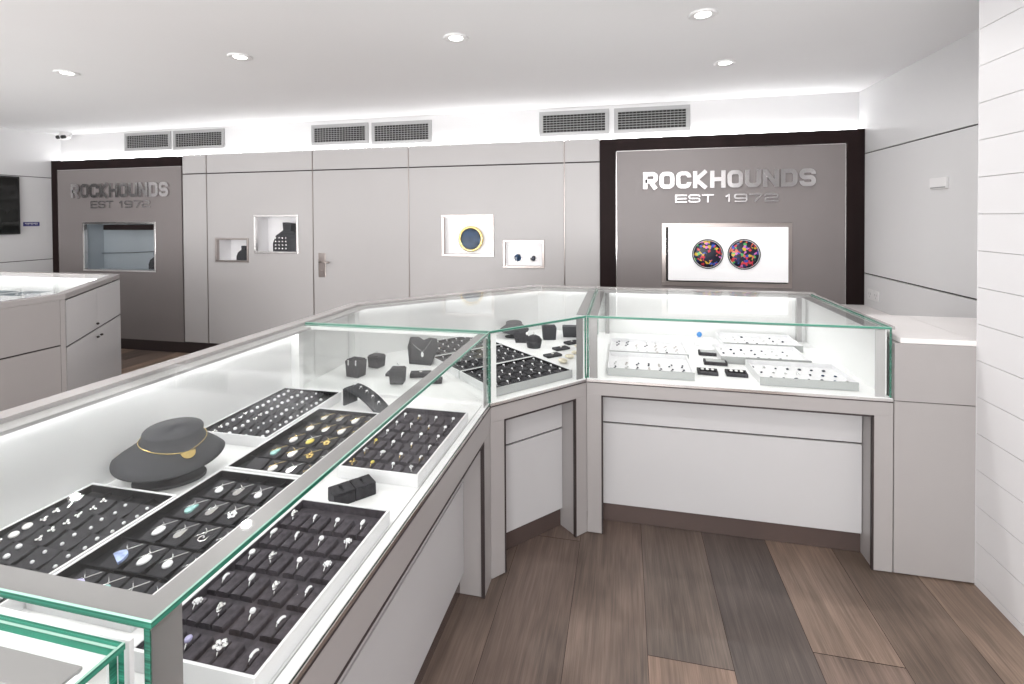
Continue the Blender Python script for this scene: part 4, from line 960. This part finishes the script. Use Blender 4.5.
b.tube(pts, .0013, 6); local(b.build('chain', 'gold', nk))
cx, cy, cz = [c*.98 for c in bust_point(A0, 4.25, .003)]
b = MB(); nn = 14; T_ = Vector((-math.sin(A0), math.cos(A0), 0)).normalized(); D_ = Vector((math.cos(A0)*.75, math.sin(A0)*.75, -.66)).normalized(); N_ = T_.cross(D_)
if N_.z < 0: N_ = -N_
h = [(.0185*math.cos(math.pi*k/nn), .021*math.sin(math.pi*k/nn)) for k in range(nn+1)]
O_ = Vector((cx, cy, cz))
v = [tuple(O_+T_*p+D_*q+N_*.002) for p, q in h]+[tuple(O_+T_*p+D_*q+N_*.005) for p, q in h]
b.add(v, [tuple(range(nn+1)), tuple(range(nn+1, 2*nn+2))[::-1]]+[(i, nn+1+i, nn+1+(i+1) % (nn+1), (i+1) % (nn+1)) for i in range(nn+1)]); local(b.build('pendant_drop', 'gold', nk))
neck_bust('small grey necklace bust at the back of the corner case', -.665, 2.975, .64, .35, 'bust')
# curved ring ramp
t = thing('ring_ramp', 'curved black ramp stand holding five rings beside the far glass end', 'ring stand', (-.985, 1.742, ZD+.0005), -.35)
b = MB(); pr = []
n = 12
for k in range(n+1): a = k/n; pr.append((-.080+.185*a, .068*math.cos(a*math.pi*.5)**.8 if a < 1 else .002))
top = [(-.092, .0), (-.092, .064)]+[(x, z+.004) for x, z in pr]; bot = [(x-.006, max(0, z-.006)) for x, z in pr][::-1]+[(-.085, .056), (-.085, 0)]
poly = top+bot; w = .033; nn = len(poly)
vv = [(p[0], -w, p[1]) for p in poly]+[(p[0], w, p[1]) for p in poly]
fs = [(i, (i+1) % nn, nn+(i+1) % nn, nn+i) for i in range(nn)]
m_ = len(top); 
for i in range(m_-1):
    j = nn-1-i
    fs += [(i, nn-1-i, nn-2-i, i+1)] if nn-2-i > i+1 else []
    fs += [(nn+i, nn+i+1, 2*nn-2-i, 2*nn-1-i)] if nn-2-i > i+1 else []
b.add(vv, fs); local(b.build('stand_body', 'bust', t))
for k in range(5):
    a = .12+.18*k; lx = -.080+.185*a; lz = .068*math.cos(a*math.pi*.5)**.8+.006
    p = t.matrix_basis @ Vector((lx, 0, lz))
    ring('small silver ring %s from the top of the curved black ramp' % ORD[k], p, -.35, 'silver', ('oval', 'diamond'), .85, 'rings on the curved ramp')
# ring boxes in front
for nm, x, y in (('nearer', -.722, 1.151), ('farther', -.686, 1.194)):
    t = thing('ring_box', 'small empty black ring cube, the %s of two between the ring trays' % nm, 'ring holder', (x, y, ZD+.0005), .87, 'empty ring cubes between the ring trays')
    b = MB(); b.box(-.0275, .0275, -.026, .026, 0, .028); b.box(-.0275, -.003, -.026, .026, .0285, .034); b.box(.003, .0275, -.026, .026, .0285, .034); b.box(-.003, .003, -.026, -.014, .0285, .034); b.box(-.003, .003, .014, .026, .0285, .034)
    local(b.build('cube_body', 'felt', t, .0015))
# things in the corner case, seen through the long case
def holder(label, x, y, w, d, h, rz, top_slant=0., m='bust', cat='ring holder', name='ring_holder', piece=None, grp=None):
    t = thing(name, label, cat, (x, y, ZD+.0005), rz, grp)
    b = MB(); frustum(b, 0, 0, 0, w*.88, d*.88, w, d, h, back=top_slant); local(b.build('holder_body', m, t, .002))
    if top_slant >= 0: b = MB(); frustum(b, 0, 0, h+.0002, w*.90, d*.86, w*.86, d*.8, .006, back=top_slant); local(b.build('holder_cushion', 'felt', t, .001))
    return t
holder('dark earring cube with two drop earrings, leftmost in the corner case', -1.225, 2.085, .075, .065, .075, -.2, 0, name='earring_block', cat='earring stand')
for k, dx in enumerate((-.018, .020)):
    b = MB(); b.ball((0, 0, 0), .004, .004, .011, 0, 8, 5); b.ball((0, 0, .012), .004, .004, .004, 0, 8, 5); o = b.build('drop_earring', 'diamond'); o.location = (-1.225+dx, 2.048, ZD+.068)
    tag(o, '%s white drop earring on the leftmost dark cube' % ('left', 'right')[k], 'earring', 'drop earrings on the dark cube')
holder('dark ring cube with one ring, behind the earring cube', -1.200, 2.235, .066, .062, .055, -.2)
ring('single silver ring on the dark cube behind the earring cube', (-1.200, 2.235, ZD+.068), 0, 'silver', ('round', 'diamond'), 1.1)
holder('grey ring cube with one ring, in front of the corner case group', -.990, 2.035, .066, .062, .062, .2)
ring('single silver ring on the grey cube in front of the corner group', (-.990, 2.035, ZD+.075), .2, 'silver', ('round', 'diamond'), 1.2)
def flat_tag(label, x, y, w, d, h, rz, piece='pearl'):
    t = thing('jewellery_pad', label, 'display pad', (x, y, ZD+.0005), rz)
    b = MB(); b.box(-w/2, w/2, -d/2, d/2, 0, h); local(b.build('pad_body', 'felt', t, .0025))
    if piece:
        b = MB(); b.ball((0, 0, h+.002), .008, .006, .003, 0, 8, 5); o = b.build('brooch', piece); o.matrix_basis = t.matrix_basis.copy()
        tag(o, 'small pale brooch on the '+label[label.index('black'):], 'brooch', 'small pieces on black pads')
    return t
flat_tag('small flat black pad tucked behind the grey ring cube', -1.065, 2.130, .05, .05, .014, .2, None)
flat_tag('long black pad to the right of the grey ring cube', -.925, 2.140, .095, .05, .020, .3)
flat_tag('thin black pad lying before the angled trays', -.835, 2.075, .075, .055, .016, .3, None)
# V shaped necklace easel
def easel(label, x, y, rz, w, h, lean=.5, m='bust'):
    t = thing('necklace_easel', label, 'necklace stand', (x, y, ZD+.0005), rz)
    pr = [(-w*.36, 0), (w*.36, 0), (w*.5, h*.62), (w*.44, h*.98), (w*.18, h), (0, h*.90), (-w*.18, h), (-w*.46, h*.98), (-w*.5, h*.62)]
    b = MB(); n = len(pr); d = .006
    v = [(a, q*lean, q) for a, q in pr]+[(a, q*lean+d, q+.002) for a, q in pr]
    b.add(v, [tuple(range(n)), tuple(range(n, 2*n))[::-1]]+[(i, n+i, n+(i+1) % n, (i+1) % n) for i in range(n)]); local(b.build('easel_face', m, t))
    b = MB(); b.box(-.012, .012, h*lean*.55, h*lean*.55+.006, 0, h*.55); local(b.build('easel_leg', m, t))
    return t
easel('dark V shaped necklace easel with fine chain in the corner case', -1.000, 2.305, -.05, .165, .125, .35)
nk = thing('necklace', 'fine silver chain with a drop pendant on the dark V easel', 'necklace', (-1.000, 2.305, ZD), -.05)
b = MB(); b.tube([(-.062, .032, .100), (-.03, .021, .082), (.008, .013, .062)], .0009, 5); b.tube([(.045, .040, .120), (.03, .026, .09), (.008, .013, .062)], .0009, 5); local(b.build('chain', 'silver', nk))
b = MB(); b.ball((.008, .010, .050), .008, .004, .013, 0, 10, 6); local(b.build('pendant_drop', 'diamond', nk))
# right part of the corner case
easel('black necklace easel with a pearl behind the angled trays', -.592, 2.825, .15, .085, .062, .4, 'felt')
b = MB(); b.ball((-.554, 2.824, ZD+.058), .009, .009, .009, 0, 10, 6); tag(b.build('pearl', 'pearl'), 'single white pearl on the black easel behind the angled trays', 'pearl')
t = thing('ring_holder', 'rounded grey ring pot with a white stone ring behind the corner trays', 'ring holder', (-.500, 2.745, ZD+.0005))
b = MB(); b.lathe([(.034, 0), (.040, .030), (.041, .040)], 24, 0, 1.1, .9); local(b.build('pot', 'bust', t)); b = MB(); b.lathe([(.041, .0405), (.041, .044), (.030, .062), (.010, .072)], 24, 0, 1.1, .9); local(b.build('dome', 'felt', t))
ring('single ring with white stone on the rounded grey pot', (-.498, 2.740, ZD+.074), .3, 'silver', ('oval', 'pearl'), 1.2)
holder('taller dark grey cube holder right of the rounded pot', -.445, 2.955, .085, .07, .075, .25, 0, 'bust', 'display cube', 'display_cube')
holder('grey cube holder next to the case divider', -.330, 3.045, .090, .07, .065, .1, -.002, 'bust', 'display cube', 'display_cube')
flat_tag('flat oval black pad nearest the angled trays', -.372, 2.590, .090, .050, .012, .75)
flat_tag('flat oval black pad in the middle of three', -.345, 2.735, .090, .050, .012, .75)
flat_tag('flat oval black pad closest to the case divider', -.300, 2.875, .085, .050, .012, .75)
for k, (x, y, s) in enumerate([(-.280, 2.575, .020), (-.262, 2.660, .017), (-.305, 2.485, .022), (-.258, 2.800, .015)]):
    b = MB(); b.ball((0, 0, 0), s*1.3, s, s*.45, 0, 14, 7)
    for q in range(5): a = q*.5-1; b.tube([(0, -s*.2, s*.40), (s*1.1*math.sin(a), s*.8*math.cos(a), s*.12)], s*.10, 5)
    o = b.build('shell', 'shell'); o.location = (x, y, ZD+s*.5+.001); o.rotation_euler = (0, 0, k*1.1)
    tag(o, ['cream shell in the middle of the group of shells', 'cream shell just behind the middle shell', 'largest cream shell beside the nearest corner tray', 'small cream shell farthest back by the case divider'][k], 'shell', 'cream shells in the corner case')
# black ring pads and blue opal in the white case
for k, (x, y, w) in enumerate([(.432, 2.790, .095), (.440, 2.620, .108), (.378, 2.455, .090), (.504, 2.455, .092)]):
    nm = ['rearmost', 'second from the back', 'front left', 'front right'][k]
    t = thing('gem_case', 'small flat black box in the white case, %s of the four' % nm, 'gem box', (x, y, ZD+.0005), -.06, 'flat black boxes in the white case')
    b = MB(); b.box(-w/2, w/2, -.034, .034, 0, .016); local(b.build('box_body', 'felt', t, .002))
    b = MB(); b.box(-w/2+.010, w/2-.010, -.024, .024, .0162, .0175); local(b.build('box_insert', 'tray_shade_insert_grey' if k < 2 else 'felt_lo', t))
    if k > 1:
        for i in range(3):
            b = MB(); b.ball((-.022+.022*i, 0, .020), .008, .010, .004, 0, 8, 5); o = b.build('loose_gem', 'pearl'); o.matrix_basis = t.matrix_basis.copy()
            tag(o, 'pale gem, %s from the left in the %s flat black box' % (ORD[i], nm), 'gem', 'pale gems in the flat black boxes')
t = thing('gem_stand', 'small white stand under the bright blue opal in the white case', 'gem stand', (.415, 2.985, ZD+.0005)); b = MB(); frustum(b, 0, 0, 0, .05, .045, .04, .03, .045); local(b.build('stand_body', 'pad_white', t, .002))
b = MB(); b.ball((0, 0, 0), .0145, .009, .0155, 0, 16, 10); o = b.build('blue_opal', 'bluegem'); o.location = (.415, 2.975, ZD+.063); tag(o, 'bright blue oval opal standing alone at the back of the white case', 'gem')
# price cards in the white case
for k, (x, y, w) in enumerate([(-.035, 2.96, .07), (.36, 2.66, .055)]):
    pass
# left background counter trays
t = thing('display_riser', 'low white riser under the blue grey trays in the left background case', 'riser', (-4.73, 2.88, .7155))
MB().box(-5.08, -4.42, 2.66, 3.09, .7155, .838).build('riser_box', 'deck', t, .003)
for k, (x0, x1, y0, y1) in enumerate([(-5.03, -4.74, 2.69, 3.01), (-4.70, -4.45, 2.80, 3.05)]):
    nm = ('larger', 'smaller')[k]
    t = tray('%s blue grey jewellery tray on the white riser in the left background case' % nm, x0, y0, x1-x0, y1-y0, 0, 'niche_blue', 'tray_white', z=.8385)
    for i in range(4):
        b = MB(); b.ball((0, 0, 0), .012, .012, .008, 0, 8, 5); o = b.build('loose_gem', 'diamond'); o.location = (x0+.04+.055*i, (y0+y1)/2, .8625)
        tag(o, 'pale stone %s from left in the %s blue grey background tray' % (ORD[i], nm), 'gem', 'pale stones in the background trays')
# one ring on a clear deck in the nearest case
ring('single silver ring lying in the nearest case at the lower left corner', (-.80, .335, ZD+.012), .8, 'silver', ('round', 'diamond'), 1.3)
